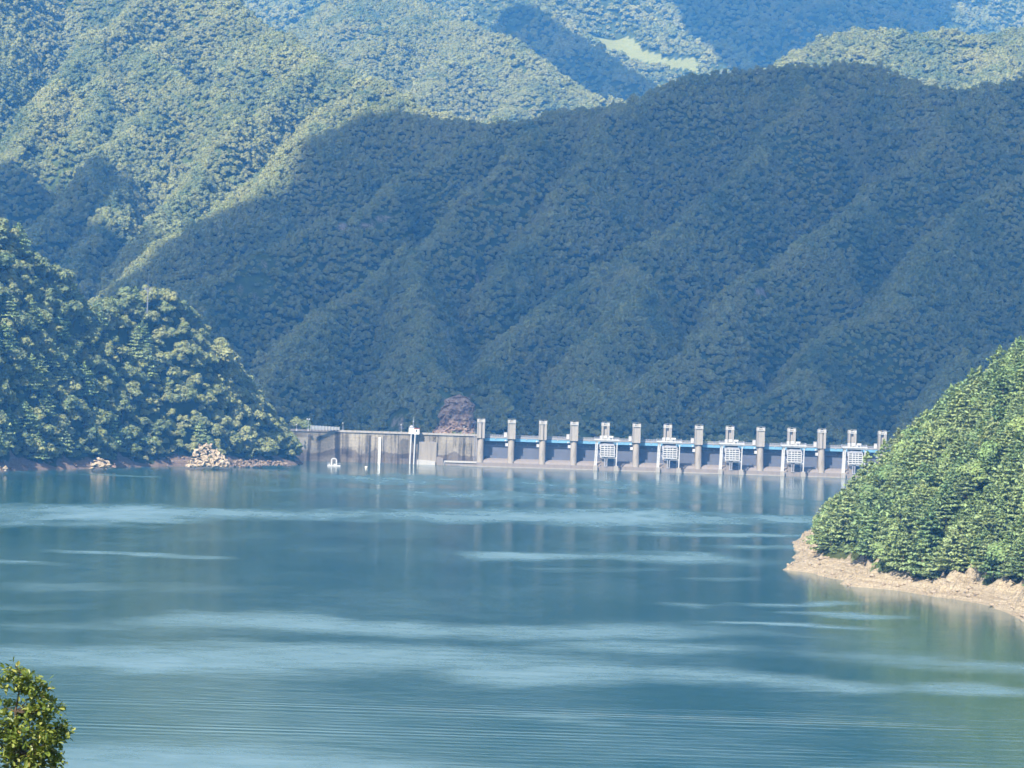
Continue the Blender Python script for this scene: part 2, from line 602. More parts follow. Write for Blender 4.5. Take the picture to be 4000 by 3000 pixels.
class Land:
    def __init__(self, x0, x1, y0, y1, step, func):
        self.x0, self.y0, self.step = x0, y0, step
        self.nx, self.ny = int((x1 - x0) / step) + 1, int((y1 - y0) / step) + 1
        xs = x0 + np.arange(self.nx) * step
        ys = y0 + np.arange(self.ny) * step
        self.X, self.Y = np.meshgrid(xs, ys)
        self.Z, self.bare = func(self.X, self.Y)

    def build(self, name, mat, label=None):
        v = np.stack([self.X, self.Y, self.Z], -1).reshape(-1, 3)
        i = np.arange(self.nx * self.ny).reshape(self.ny, self.nx)
        f = np.stack([i[:-1, :-1], i[:-1, 1:], i[1:, 1:], i[1:, :-1]], -1).reshape(-1, 4)
        me = mesh_np(name, v, f, mat, smooth=True)
        a = me.attributes.new('bare', 'FLOAT', 'POINT')
        a.data.foreach_set('value', self.bare.astype(np.float32).ravel())
        o = link(name, me)
        o['kind'] = 'structure'
        if label:
            o['label'] = label
        return o

    def at(self, x, y, arr=None):
        A = self.Z if arr is None else arr
        u = np.clip((np.asarray(x) - self.x0) / self.step, 0, self.nx - 1.001)
        v = np.clip((np.asarray(y) - self.y0) / self.step, 0, self.ny - 1.001)
        i, j = u.astype(int), v.astype(int)
        a, b = u - i, v - j
        return (A[j, i] * (1 - a) * (1 - b) + A[j, i + 1] * a * (1 - b) + A[j + 1, i] * (1 - a) * b + A[j + 1, i + 1] * a * b)

    def scatter(self, spacing, seed, jitter=0.45):
        rng = np.random.default_rng(seed)
        nx, ny = int((self.nx - 1) * self.step / spacing), int((self.ny - 1) * self.step / spacing)
        i, j = np.meshgrid(np.arange(nx), np.arange(ny))
        x = self.x0 + (i + 0.5 + 0.5 * (j % 2) + rng.uniform(-jitter, jitter, i.shape)) * spacing
        y = self.y0 + (j + 0.5 + rng.uniform(-jitter, jitter, i.shape)) * spacing
        x, y = x.ravel(), y.ravel()
        ok = (x < self.x0 + (self.nx - 1) * self.step) & (y < self.y0 + (self.ny - 1) * self.step)
        x, y = x[ok], y[ok]
        return x, y, self.at(x, y), self.at(x, y, self.bare)

    def facing(self, x, y, e=6.0):
        """slope facing the lake's viewpoint: dot of the normal with the way to it"""
        dzx = (self.at(x + e, y) - self.at(x - e, y)) / (2 * e)
        dzy = (self.at(x, y + e) - self.at(x, y - e)) / (2 * e)
        nn = np.sqrt(1 + dzx ** 2 + dzy ** 2)
        z = self.at(x, y)
        vx, vy, vz = -x, -y, CAMH - z
        vl = np.sqrt(vx ** 2 + vy ** 2 + vz ** 2)
        return (-dzx * vx - dzy * vy + vz) / (nn * vl)


def line(s, *pts):
    return (s, [P(*p) for p in pts])


TREE = 7.0                       # most of a tree's height above the ground it hides


def dm(py):
    return 1800.0 + (1640.0 - py) * 0.485


def spur(s, pts, drop=45, off=0.0):
    return (s, [P(px, py + drop, dm(py) + off) for px, py in pts])


dark_lines = [
    spur(0.95, [(300, 1220), (452, 1103), (777, 850), (1012, 741), (1265, 542), (1428, 425), (1519, 389), (1627, 434), (1808, 474), (2007, 474),
                (2170, 443), (2405, 371), (2676, 271), (2893, 244), (3074, 226), (3309, 226), (3435, 253), (3544, 298), (3706, 322),
                (3851, 311), (4000, 271), (4300, 180), (4700, 100)], 42),
    spur(1.45, [(1900, 500), (1700, 600), (1540, 655), (1439, 739), (1278, 848), (1127, 907), (1000, 967), (800, 1090), (640, 1230), (520, 1380)], 42, -45),
    spur(1.45, [(2100, 480), (1950, 640), (1800, 770), (1590, 941), (1540, 975), (1354, 1144), (1278, 1228), (1152, 1388), (1067, 1481), (960, 1620)], 42, -60),
    spur(1.45, [(1590, 960), (1640, 1120), (1720, 1300), (1760, 1480), (1780, 1600)], 45, -75),
    spur(1.45, [(2405, 371), (2350, 560), (2230, 700), (2130, 830), (2020, 960), (1960, 1040)], 50, -20),
    spur(1.45, [(3074, 226), (3162, 360), (3017, 486), (2901, 640), (2766, 727), (2593, 862), (2458, 958), (2429, 1006), (2300, 1076), (2198, 1178),
               (2060, 1290), (1990, 1420), (1950, 1580)], 42, -40),
    spur(1.45, [(2458, 1000), (2440, 1200), (2330, 1380), (2250, 1560)], 45, -70),
    spur(1.45, [(3851, 311), (3700, 480), (3576, 600), (3326, 814), (3200, 891), (3075, 968), (2959, 1064), (2863, 1141), (2786, 1238), (2728, 1334),
               (2593, 1411), (2420, 1510), (2330, 1620)], 42, -45),
    spur(1.45, [(4300, 560), (4000, 717), (3827, 775), (3692, 891), (3586, 987), (3519, 1064), (3441, 1161), (3297, 1257), (3191, 1373), (3075, 1450),
               (2940, 1546), (2805, 1643)], 42, -50),
    spur(1.45, [(4500, 1000), (4250, 1100), (4000, 1257), (3798, 1373), (3605, 1566), (3500, 1650)], 42, -50),
    (0.75, [P(900, 1745, 1812), P(1500, 1745, 1812), P(2200, 1745, 1808), P(2900, 1765, 1806), P(3600, 1780, 1806), P(4600, 1780, 1806)]),
]
bare_patches = [  # photo x, y, half sizes in metres (x, z), strength
    (1340, 888, 5.5, 2.6, 0.62), (1420, 884, 8.5, 3.0, 0.66), (1500, 852, 6.0, 2.2, 0.6), (1030, 1030, 4, 3.5, 0.65), (1000, 1150, 5, 4, 0.5), (1868, 1095, 3.2, 6, 0.8),
    (2965, 1140, 4, 4, 0.9), (1560, 1655, 6, 4, 0.6), (1785, 1628, 8.5, 9.0, 1.0), (880, 1290, 4, 3, 0.6), (950, 1130, 7, 4, 0.5),
]


def dark_func(X, Y):
    wx = X + fbm(X / 75, Y / 110, None, 5, 3) * 11
    wy = Y + fbm(X / 90, Y / 90, None, 6, 3) * 14
    Z = seg_field(wx, wy, dark_lines, 3.0, 5.0)
    Z = Z + fbm(X / 60, Y / 60, None, 3, 4) * 2.6 + fbm(X / 17, Y / 17, None, 8, 2) * 1.2
    Z = np.minimum(Z, 10 + (Y - 1750) * 1.25)      # cut away behind the dam
    Z = np.maximum(Z, -35)
    # bare rock, laid where the line of sight meets the slope
    bare = np.zeros_like(X)
    sx = X / Y * F
    sz = (CAMH - Z) / Y * F - 20
    nz = fbm(X / 6, Y / 9, None, 15, 3)
    for bx, by, hx, hz, st in bare_patches:
        tx = (bx - 2000) * _c + (by - 1500) * _s
        ty = -(bx - 2000) * _s + (by - 1500) * _c
        q = ((sx - tx) * Y / F / hx) ** 2 + ((sz - ty) * Y / F / hz) ** 2
        bare = np.maximum(bare, st * np.exp(-np.maximum(q * (1 + 0.5 * nz) + 0.35 * nz, 0) * 0.9))
    return Z, bare


dark_hill = Land(-470, 470, 1745, 2760, 4.0, dark_func)
dark_hill.build('mountain', M['forest_floor'], 'wooded mountain in cloud shadow behind the dam')

lit_lines = [
    line(0.9, (100, -700, 3500), (300, -460, 3300), (700, -100, 3100), (930, 50, 3000), (1265, 245, 2850), (1480, 372, 2750), (1700, 462, 2700), (1900, 525, 2680), (2100, 600, 2650)),
    line(1.6, (930, 50, 3000), (640, 205, 2860), (520, 215, 2800), (690, 350, 2700), (800, 385, 2640), (900, 450, 2560), (840, 640, 2450), (690, 800, 2330), (600, 1000, 2200), (560, 1180, 2100)),
    line(1.6, (700, -100, 3100), (350, 160, 2820), (200, 440, 2600), (60, 640, 2480), (-150, 800, 2400)),
    line(1.7, (690, 350, 2700), (500, 520, 2560), (330, 720, 2420), (150, 890, 2310), (0, 1000, 2250), (-200, 1100, 2180)),
    line(1.6, (1480, 372, 2750), (1300, 450, 2610), (1100, 640, 2460), (950, 760, 2350), (800, 880, 2260)),
    line(1.6, (300, -460, 3300), (0, -100, 3050), (-100, 200, 2850), (-300, 500, 2650)),
    line(1.6, (350, 160, 2820), (420, 420, 2640), (300, 560, 2520)),
    line(1.6, (1265, 245, 2850), (1050, 380, 2690), (960, 560, 2560)),
    line(1.7, (500, 700, 2500), (420, 880, 2330), (330, 1060, 2200), (200, 1200, 2120)),
]


def lit_func(X, Y):
    wx = X + fbm(X / 80, Y / 110, None, 25, 3) * 10
    wy = Y + fbm(X / 90, Y / 90, None, 26, 3) * 12
    Z = seg_field(wx, wy, lit_lines, 3.5, 6.0)
    Z = Z + fbm(X / 70, Y / 70, None, 21, 4) * 4.0 + fbm(X / 22, Y / 22, None, 28, 2) * 1.6
    return np.maximum(Z, -30), np.zeros_like(X)


lit_hill = Land(-720, 130, 2020, 3500, 7.0, lit_func)
lit_hill.build('mountain', M['forest_floor'], 'sunlit wooded mountain rising out of the top left')

mid_lines = [
    line(0.6, (1500, -60, 4100), (1640, 70, 3900), (1830, 105, 3800), (1950, 185, 3720), (2150, 300, 3640), (2400, 405, 3560), (2700, 560, 3500)),
    line(1.0, (1640, 70, 3900), (1500, 150, 3700), (1400, 250, 3550), (1250, 340, 3420), (1100, 430, 3350)),
    line(1.0, (1830, 105, 3800), (1760, 260, 3620), (1640, 400, 3450), (1560, 520, 3350)),
    line(1.0, (2150, 300, 3640), (2020, 420, 3500), (1900, 520, 3400)),
    line(0.6, (1500, -60, 4100), (1380, 60, 3980), (1240, 190, 3850), (1000, 300, 3700)),
]


def mid_func(X, Y):
    Z = seg_field(X, Y, mid_lines, 4.0, 7.0)
    Z = Z + fbm(X / 90, Y / 90, None, 41, 4) * 8.0
    return np.maximum(Z, -30), np.zeros_like(X)


mid_hill = Land(-420, 420, 3250, 4150, 9.0, mid_func)
mid_hill.build('hill', M['forest_floor'], 'pale sunlit hill between the left mountain and the dark ridge')

right_lines = [
    line(0.6, (3050, 330, 3350), (3170, 255, 3340), (3260, 190, 3330), (3340, 160, 3320), (3450, 165, 3310), (3700, 168, 3300), (4000, 172, 3300), (4400, 120, 3300)),
    line(0.75, (3340, 160, 3320), (3420, 300, 3180), (3500, 420, 3080)),
    line(0.75, (3700, 168, 3300), (3640, 280, 3180), (3600, 400, 3080)),
    line(0.75, (4000, 172, 3300), (3900, 290, 3180), (3850, 400, 3080)),
]


def right_func(X, Y):
    Z = seg_field(X, Y, right_lines, 6.0, 10.0)
    Z = Z + fbm(X / 70, Y / 70, None, 51, 4) * 6.0
    return np.maximum(Z, -30), np.zeros_like(X)


right_hill = Land(150, 720, 2980, 3560, 8.0, right_func)
right_hill.build('hill', M['forest_floor'], 'pale sunlit hill beyond the right end of the dark ridge')

far_lines = [
    line(0.65, (300, -300, 6000), (800, -220, 5700), (1100, -100, 5500), (1400, -260, 5300), (1700, -420, 5100), (2600, -520, 5600), (3400, -420, 6000), (4300, -300, 6100)),
    line(0.85, (1700, -420, 5100), (2000, -60, 4700), (2250, 190, 4450), (2480, 330, 4250), (2700, 420, 4100)),
    line(0.85, (2100, -400, 5200), (2350, -60, 4950), (2600, 110, 4800), (2800, 230, 4650), (3000, 300, 4500)),
    line(0.85, (2900, -460, 5700), (3150, -60, 5300), (3300, 130, 5000), (3400, 300, 4700)),
    line(0.85, (3900, -380, 6000), (3850, -20, 5500), (3700, 120, 5200), (3600, 260, 4900)),
    line(0.85, (1100, -100, 5500), (1180, 40, 5200), (1230, 180, 4900)),
    line(0.85, (800, -220, 5700), (950, 0, 5300), (1100, 160, 4950)),
]


def far_func(X, Y):
    Z = seg_field(X, Y, far_lines, 9.0, 16.0)
    Z = Z + fbm(X / 150, Y / 150, None, 61, 4) * 14.0
    Z = np.maximum(Z, -30)
    # the cleared strip: a band across the slope, from point to point on the ground
    st, gx, gy = X[0, 1] - X[0, 0], X[0, 0], Y[0, 0]

    def ground(px, py):
        for d in np.arange(4100, 5300, 4.0):
            p = P(px, py, d)
            i, j = int(round((p[0] - gx) / st)), int(round((d - gy) / st))
            if Z[min(max(j, 0), Z.shape[0] - 1), min(max(i, 0), Z.shape[1] - 1)] > p[2]:
                return p
        return None
    bare = np.zeros_like(X)
    rag = fbm(X / 22, Y / 22, None, 65, 3)
    way = [(ground(px, py), hw) for px, py, hw in ((2160, 55, 8), (2225, 100, 8), (2290, 132, 8), (2360, 168, 10), (2430, 182, 9), (2490, 212, 6), (2560, 228, 5), (2640, 246, 5), (2730, 268, 5))]
    way = [w_ for w_ in way if w_[0] is not None]
    for (a, ha), (b, hb_) in zip(way[:-1], way[1:]):
        dx, dy = b[0] - a[0], b[1] - a[1]
        if abs(dy) > 260:
            continue
        tt = np.clip(((X - a[0]) * dx + (Y - a[1]) * dy) / (dx * dx + dy * dy + 1e-6), 0, 1)
        dd = np.hypot(X - a[0] - tt * dx, Y - a[1] - tt * dy)
        hw = (ha + (hb_ - ha) * tt) * 1.5
        bare = np.maximum(bare, sstep(1.25, 0.75, dd / hw + 0.22 * rag))
    return Z, bare


far_hill = Land(-800, 1000, 4050, 6200, 8.0, far_func)
far_hill.build('mountain', M['clearing'], 'hazy blue mountain along the top with a pale cleared strip')

# near headland on the right
right_shore = [W(*p)[:2] for p in ((4000, 2432), (3875, 2372), (3840, 2362), (3700, 2338), (3500, 2305), (3310, 2290), (3290, 2268), (3180, 2240), (3060, 2226), (3105, 2190), (3130, 2160), (3098, 2135), (3115, 2110))]
right_shore = [(320, 470), (160, 560), (112, 618)] + right_shore + [(80, 985), (96, 1030), (140, 1080), (330, 1150)]


def head_func(X, Y):
    sd = sdist(X, Y, right_shore)
    sd = sd + fbm(X / 14, Y / 14, None, 71, 3) * 0.8
    rough = fbm(X / 2.4 + Y / 6, Y / 3.0 - X / 5, None, 75, 4, 0.6)
    bank = np.clip(sd, -6, 8.5) * 0.40
    hill = np.maximum(sd - 7.5, 0)
    Z = bank + 0.92 * hill - 0.0011 * hill ** 2 + fbm(X / 25, Y / 25, None, 77, 3) * 2.0 * sstep(8, 25, sd)
    rockz = sstep(-1, 3, sd) * sstep(16, 8, sd)
    patch = sstep(-0.25, 0.5, fbm(X / 18, Y / 18, None, 79, 2)) * 0.8 + 0.2
    Z = Z + rockz * patch * np.maximum(np.abs(rough) * 2.6 - 0.5, -0.15)
    bare = sstep(9.6, 6.4, sd + fbm(X / 7, Y / 7, None, 73, 3) * 2.2)
    return np.maximum(Z, -6), bare


headland = Land(48, 330, 470, 1130, 0.8, head_func)
headland.build('headland', M['sand_bank'], 'steep wooded headland with a pale sandy bank on the right')

# near headland on the left
left_shore = [W(*p)[:2] for p in ((-300, 1852), (0, 1842), (120, 1836), (300, 1832), (420, 1828), (560, 1824), (700, 1822), (900, 1823), (1000, 1818), (1100, 1816), (1165, 1815))]
left_shore = [(-420, 1300)] + left_shore + [(-93, 1640), (-97, 1690), (-99, 1760), (-420, 1760)]
prom_lines = [
    line(0.85, (-400, 800, 1470), (0, 1000, 1470), (190, 1075, 1480), (330, 1175, 1500), (410, 1300, 1520), (500, 1245, 1535), (570, 1195, 1550), (660, 1205, 1568), (770, 1325, 1582), (850, 1425, 1592), (950, 1480, 1600), (1010, 1560, 1606), (1130, 1700, 1626), (1180, 1800, 1650)),
    line(1.0, (100, 1010, 1475), (130, 1300, 1430), (120, 1560, 1395), (90, 1800, 1368)),
    line(1.0, (330, 1175, 1500), (380, 1430, 1455), (360, 1700, 1420)),
    line(1.2, (640, 1240, 1566), (735, 1460, 1540), (800, 1640, 1522), (815, 1780, 1508)),
    line(1.2, (850, 1425, 1592), (930, 1620, 1585), (980, 1780, 1580)),
    line(1.0, (-400, 760, 1470), (-350, 1200, 1410), (-300, 1600, 1370)),
    (0.75, [P(0, 965, 1470), (-230, 1620, 70), (-300, 1760, 60)]),
]


def prom_func(X, Y):
    Zr = seg_field(X, Y, prom_lines, 3.5, 5.0) + fbm(X / 28, Y / 28, None, 91, 3) * 2.2
    sd = sdist(X, Y, left_shore) + fbm(X / 9, Y / 9, None, 93, 3) * 0.7
    lim = np.where(sd < 6, sd * 0.75, 4.5 + (sd - 6) * 2.8)
    Z = np.minimum(Zr, lim)
    Z = Z + sstep(-1, 2, sd) * sstep(16, 6, sd) * np.abs(fbm(X / 4, Y / 4, None, 97, 3)) * 0.8
    Z = np.where(sd < 0, np.maximum(sd * 0.6, -4), Z)
    bare = sstep(5.2, 2.2, sd + fbm(X / 8, Y / 8, None, 95, 3) * 2.5)
    return np.maximum(Z, -4), bare


promontory = Land(-410, -84, 1310, 1755, 1.5, prom_func)
promontory.build('headland', M['mud_bank'], 'wooded headland with a brown muddy bank on the left')

# ground: one sheet under everything, and the slope the viewpoint stands on
g = MB()
g.box(-9000, 9000, -3000, 12000, -46, -45)
go = g.build('ground', M['forest_floor'])
go['kind'] = 'structure'


def near_func(X, Y):
    Z = 39.4 - np.maximum(Y - 4, 0) * 0.42 + fbm(X / 9, Y / 9, None, 101, 3) * 0.5
    Z = np.minimum(Z, 39.4 + 0 * X)
    return np.maximum(Z, -6), np.zeros_like(X)


near_hill = Land(-160, 160, -60, 120, 2.0, near_func)
near_hill.build('hillside', M['forest_floor'])

# ------------------------------------------------------------------ lake
streaks = [  # x0, x1, y at x0, y at x1, half thickness (photo), strength
    (-200, 1500, 1998, 2016, 19.9, 0.82), (1200, 3300, 2016, 2024, 18.7, 0.82), (-200, 700, 2040, 2050, 10.2, 0.41),
    (240, 640, 2160, 2168, 6.0, 0.61), (0, 260, 2195, 2200, 5.1, 0.33), (1700, 2600, 2172, 2190, 11.9, 0.74), (2300, 3150, 2190, 2196, 17.0, 0.7),
    (2380, 3080, 2078, 2090, 6.0, 0.66), (2650, 3150, 2132, 2142, 7.6, 0.66), (2000, 2700, 2232, 2240, 5.1, 0.29),
    (2900, 3160, 2280, 2284, 5.1, 0.57), (2940, 3340, 2360, 2368, 6.0, 0.74), (3085, 3540, 2385, 2420, 5.1, 0.74), (2740, 3300, 2428, 2442, 5.1, 0.74), (2650, 2830, 2355, 2365, 5.1, 0.33),
    (700, 2700, 2440, 2450, 23.9, 0.66), (-100, 800, 2420, 2440, 17.2, 0.25), (-200, 2300, 2570, 2570, 41.1, 0.82), (1900, 2900, 2640, 2630, 23.9, 0.61),
    (2600, 3250, 2615, 2665, 15.3, 0.66), (3050, 4300, 2575, 2570, 19.9, 0.53), (3350, 3760, 2655, 2655, 18.7, 0.78), (2000, 2900, 2490, 2540, 19.9, 0.33),
    (-100, 500, 2350, 2360, 11.9, 0.33), (-100, 900, 2280, 2300, 17.2, 0.2), (2230, 2450, 2800, 2800, 8.5, 0.41), (-300, 1600, 2970, 2990, 46.4, 0.61), (1500, 4200, 3010, 3020, 19.9, 0.33),
    (1130, 2000, 1862, 1880, 17.0, 0.45), (1900, 3000, 1885, 1915, 17.0, 0.41), (1200, 3000, 1925, 1950, 15.3, 0.33), (270, 580, 1852, 1864, 3.4, 0.49), (-100, 120, 2350, 2352, 5.1, 0.41),
]


def lake():
    x0, x1, y0, y1 = -420.0, 240.0, 240.0, 1701.5
    nx, ny = 166, 732
    xs, ys = np.linspace(x0, x1, nx), np.linspace(y0, y1, ny)
    X, Y = np.meshgrid(xs, ys)
    wx = X + fbm(X / 60, Y / 120, None, 121, 3) * 14
    wy = Y + fbm(X / 45, Y / 80, None, 125, 4) * 16
    fine = fbm(X / 7, Y / 16, None, 129, 3)
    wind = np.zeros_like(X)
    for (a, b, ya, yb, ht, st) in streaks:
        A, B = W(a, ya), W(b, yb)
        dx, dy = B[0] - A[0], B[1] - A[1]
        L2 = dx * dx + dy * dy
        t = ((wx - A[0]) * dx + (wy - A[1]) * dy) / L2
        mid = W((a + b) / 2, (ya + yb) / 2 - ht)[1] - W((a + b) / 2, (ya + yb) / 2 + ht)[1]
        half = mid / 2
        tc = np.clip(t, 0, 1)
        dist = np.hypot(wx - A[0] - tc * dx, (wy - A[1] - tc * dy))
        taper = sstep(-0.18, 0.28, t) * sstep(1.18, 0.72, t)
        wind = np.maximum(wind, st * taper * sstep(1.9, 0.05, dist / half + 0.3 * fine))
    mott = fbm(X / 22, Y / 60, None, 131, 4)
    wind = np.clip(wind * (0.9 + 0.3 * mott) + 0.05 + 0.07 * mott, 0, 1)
    A = W(900, 2790)[1]
    wake = sstep(26, 8, np.abs(Y - A - (X + 20) * 0.04)) * sstep(40, -5, X) + 0.55 * sstep(24, 8, np.abs(Y - W(2600, 2800)[1])) * sstep(-20, 20, X)
    wake = np.clip(wake + 0.35 * sstep(40, 10, np.abs(Y - W(1000, 2900)[1])), 0, 1)
    v = np.stack([X, Y, np.zeros_like(X)], -1).reshape(-1, 3)
    i = np.arange(nx * ny).reshape(ny, nx)
    f = np.stack([i[:-1, :-1], i[:-1, 1:], i[1:, 1:], i[1:, :-1]], -1).reshape(-1, 4)
    # the rest of the lake, coarse, joined on at the edges
    b = len(v)
    far = np.array([(-3000, -400, 0), (3000, -400, 0), (3000, 240, 0), (-3000, 240, 0), (-3000, 1701.5, 0), (3000, 1701.5, 0), (x0, 240, 0), (x1, 240, 0), (x0, y1, 0), (x1, y1, 0)], float)
    v = np.vstack([v, far])
    f = np.vstack([f, [[b, b + 1, b + 2, b + 3], [b + 3, b + 6, b + 8, b + 4], [b + 7, b + 2, b + 5, b + 9]]])
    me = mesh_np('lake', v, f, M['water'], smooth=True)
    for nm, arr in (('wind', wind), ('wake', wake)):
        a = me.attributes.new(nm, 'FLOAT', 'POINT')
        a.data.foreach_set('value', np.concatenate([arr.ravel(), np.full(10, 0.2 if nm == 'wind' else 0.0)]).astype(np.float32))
    o = link('water', me)
    o['kind'] = 'structure'


lake()


# ------------------------------------------------------------------ trees
def leaf_quads(centers, normals, size, rng, squash=1.0):
    """one small irregular leaf clump (a bent quad) per centre"""
    n = len(centers)
    nn = normals / (np.linalg.norm(normals, axis=1, keepdims=True) + 1e-9)
    ref = rng.normal(size=(n, 3))
    u = np.cross(nn, ref)
    u /= (np.linalg.norm(u, axis=1, keepdims=True) + 1e-9)
    v = np.cross(nn, u)
    s = (size * rng.uniform(0.6, 1.35, (n, 1)))
    a = rng.uniform(0.65, 1.25, (n, 1))
    c = centers
    bend = nn * s * rng.uniform(-0.25, 0.05, (n, 1))
    v0 = c - u * s * a
    v1 = c - v * s * 0.62 * squash + bend
    v2 = c + u * s * a
    v3 = c + v * s * 0.62 * squash + bend
    V = np.stack([v0, v1, v2, v3], 1).reshape(-1, 3)
    Fc = np.arange(n * 4).reshape(n, 4)
    return V, Fc


def broad_crown(seed, rad, height, lobes, per, size):
    rng = np.random.default_rng(seed)
    C, N = [], []
    for k in range(lobes):
        if k == 0:
            lc, lr = np.array([0, 0, height * 0.62]), rad * 0.62
        else:
            th = rng.uniform(0, 2 * math.pi)
            q = rng.uniform(-0.35, 1.0)
            rr = rad * 0.66 * math.sqrt(max(0.05, 1 - max(q, 0) ** 2)) * rng.uniform(0.6, 1.1)
            lc = np.array([rr * math.cos(th), rr * math.sin(th), height * (0.60 + 0.28 * q)])
            lr = rad * rng.uniform(0.26, 0.46)
        m = int(per * (lr / (rad * 0.4)) ** 2)
        d = rng.normal(size=(m, 3))
        d /= np.linalg.norm(d, axis=1, keepdims=True)
        d[:, 2] = np.where(d[:, 2] < -0.35, -d[:, 2], d[:, 2])
        c = lc + d * lr * rng.uniform(0.82, 1.10, (m, 1)) * np.array([1, 1, 0.8])
        C.append(c)
        N.append(d + rng.normal(size=(m, 3)) * 0.24 + np.array([0, 0, 0.22]))
    return leaf_quads(np.vstack(C), np.vstack(N), size, rng)


def pine_crown(seed, rad, height, whorls, size, flat=0.8):
    rng = np.random.default_rng(seed)
    C, N = [], []
    for k in range(whorls):
        q = k / (whorls - 1)
        z = height * (0.16 + 0.80 * q)
        r = rad * (1 - q ** 1.5) ** 0.75 * rng.uniform(0.85, 1.1) + 0.25
        nb = max(3, int(round(6.5 * (1 - 0.4 * q))))
        t0 = rng.uniform(0, 6.28)
        for b in range(nb):
            th = t0 + 2 * math.pi * b / nb + rng.uniform(-0.3, 0.3)
            L = r * rng.uniform(0.72, 1.18)
            rise = rng.uniform(0.02, 0.22) + 0.35 * q
            m = int(14 + 30 * L / rad)
            s = rng.uniform(0.18, 1.0, m) ** 0.75
            side = rng.normal(size=m) * 0.17 * L * (0.35 + s * 0.7)
            px = np.cos(th) * s * L - np.sin(th) * side
            py = np.sin(th) * s * L + np.cos(th) * side
            pz = z + s * L * rise - 0.10 * L * (s ** 2) + rng.normal(size=m) * 0.07 * rad * 0.4
            C.append(np.stack([px, py, pz], 1))
            N.append(np.stack([np.cos(th) * 0.25 * np.ones(m), np.sin(th) * 0.25 * np.ones(m), np.ones(m) * flat], 1) + rng.normal(size=(m, 3)) * 0.42)
    m = 26
    C.append(np.stack([rng.normal(size=m) * 0.18, rng.normal(size=m) * 0.18, height * rng.uniform(0.88, 1.04, m)], 1))
    N.append(rng.normal(size=(m, 3)) + np.array([0, 0, 0.5]))
    return leaf_quads(np.vstack(C), np.vstack(N), size, rng, 0.8)


def trunk_mesh(seed, height, r, limbs=5, spread=1.6):
    rnd = random.Random(seed)
    mb = MB()
    p = Vector((0, 0, -0.8))
    pts = [p]
    n = 5
    for i in range(1, n + 1):
        pts.append(Vector((rnd.uniform(-0.15, 0.15) * i * 0.4, rnd.uniform(-0.15, 0.15) * i * 0.4, height * i / n)))
    for i in range(n):
        mb.tube(pts[i], pts[i + 1], r * (1 - 0.16 * i), r * (1 - 0.16 * (i + 1)), 7)
    for k in range(limbs):
        i = rnd.randint(2, n - 1)
        th = rnd.uniform(0, 6.28)
        L = spread * rnd.uniform(0.6, 1.2)
        a = pts[i]
        mb.tube(a, a + Vector((math.cos(th) * L, math.sin(th) * L, L * rnd.uniform(0.3, 0.8))), r * 0.42, r * 0.12, 5)
    me = bpy.data.meshes.new('trunk')
    me.from_pydata(mb.v, [], mb.f)
    me.materials.append(M['bark'])
    return me


broad_meshes, pine_meshes, young_meshes = [], [], []
for k in range(5):
    v, f = broad_crown(200 + k, (3.9, 4.4, 3.5, 4.8, 4.1)[k], (8.4, 7.6, 9.0, 8.2, 9.6)[k], (11, 13, 10, 15, 12)[k], 92, 0.50)
    broad_meshes.append((mesh_np('crown', v, f, M['leaf_broad']), trunk_mesh(300 + k, 6.0, 0.2, 5, 2.0)))
for k in range(5):
    v, f = pine_crown(220 + k, (2.7, 3.1, 2.5, 3.4, 2.9)[k], (7.2, 8.0, 6.6, 7.4, 8.6)[k], (9, 10, 8, 9, 11)[k], 0.34)
    pine_meshes.append((mesh_np('crown', v, f, M['leaf_pine']), trunk_mesh(320 + k, 6.0, 0.16, 6, 1.1)))
for k in range(3):
    v, f = broad_crown(240 + k, (2.6, 3.0, 2.3)[k], (5.6, 6.2, 5.0)[k], (12, 14, 11)[k], 150, 0.27)
    young_meshes.append((mesh_np('crown', v, f, M['leaf_young']), trunk_mesh(340 + k, 4.2, 0.12, 5, 1.2)))

protos = {}
tones = random.Random(19)


def plant(kind, name, variants, k, loc, rz, sc3, label, group, cat='tree'):
    key = (kind, k)
    if key not in protos:
        root = thing(name, label, cat, loc, rz, group)
        cr, tk = variants[k]
        link('trunk', tk, root)
        link('crown', cr, root)
        protos[key] = root
    else:
        src = protos[key]
        root = src.copy()
        COL.objects.link(root)
        for ch in src.children:
            c = ch.copy()
            COL.objects.link(c)
            c.parent = root
        root['label'] = label
        root['group'] = group
    for c in root.children:
        if c.name.startswith('crown'):
            c['tone'] = tones.uniform(-0.75, 0.15) if kind == 'broad' else tones.uniform(-0.35, 0.25)
    root.location = loc
    root.rotation_euler = (0, 0, rz)
    root.scale = sc3
    return root


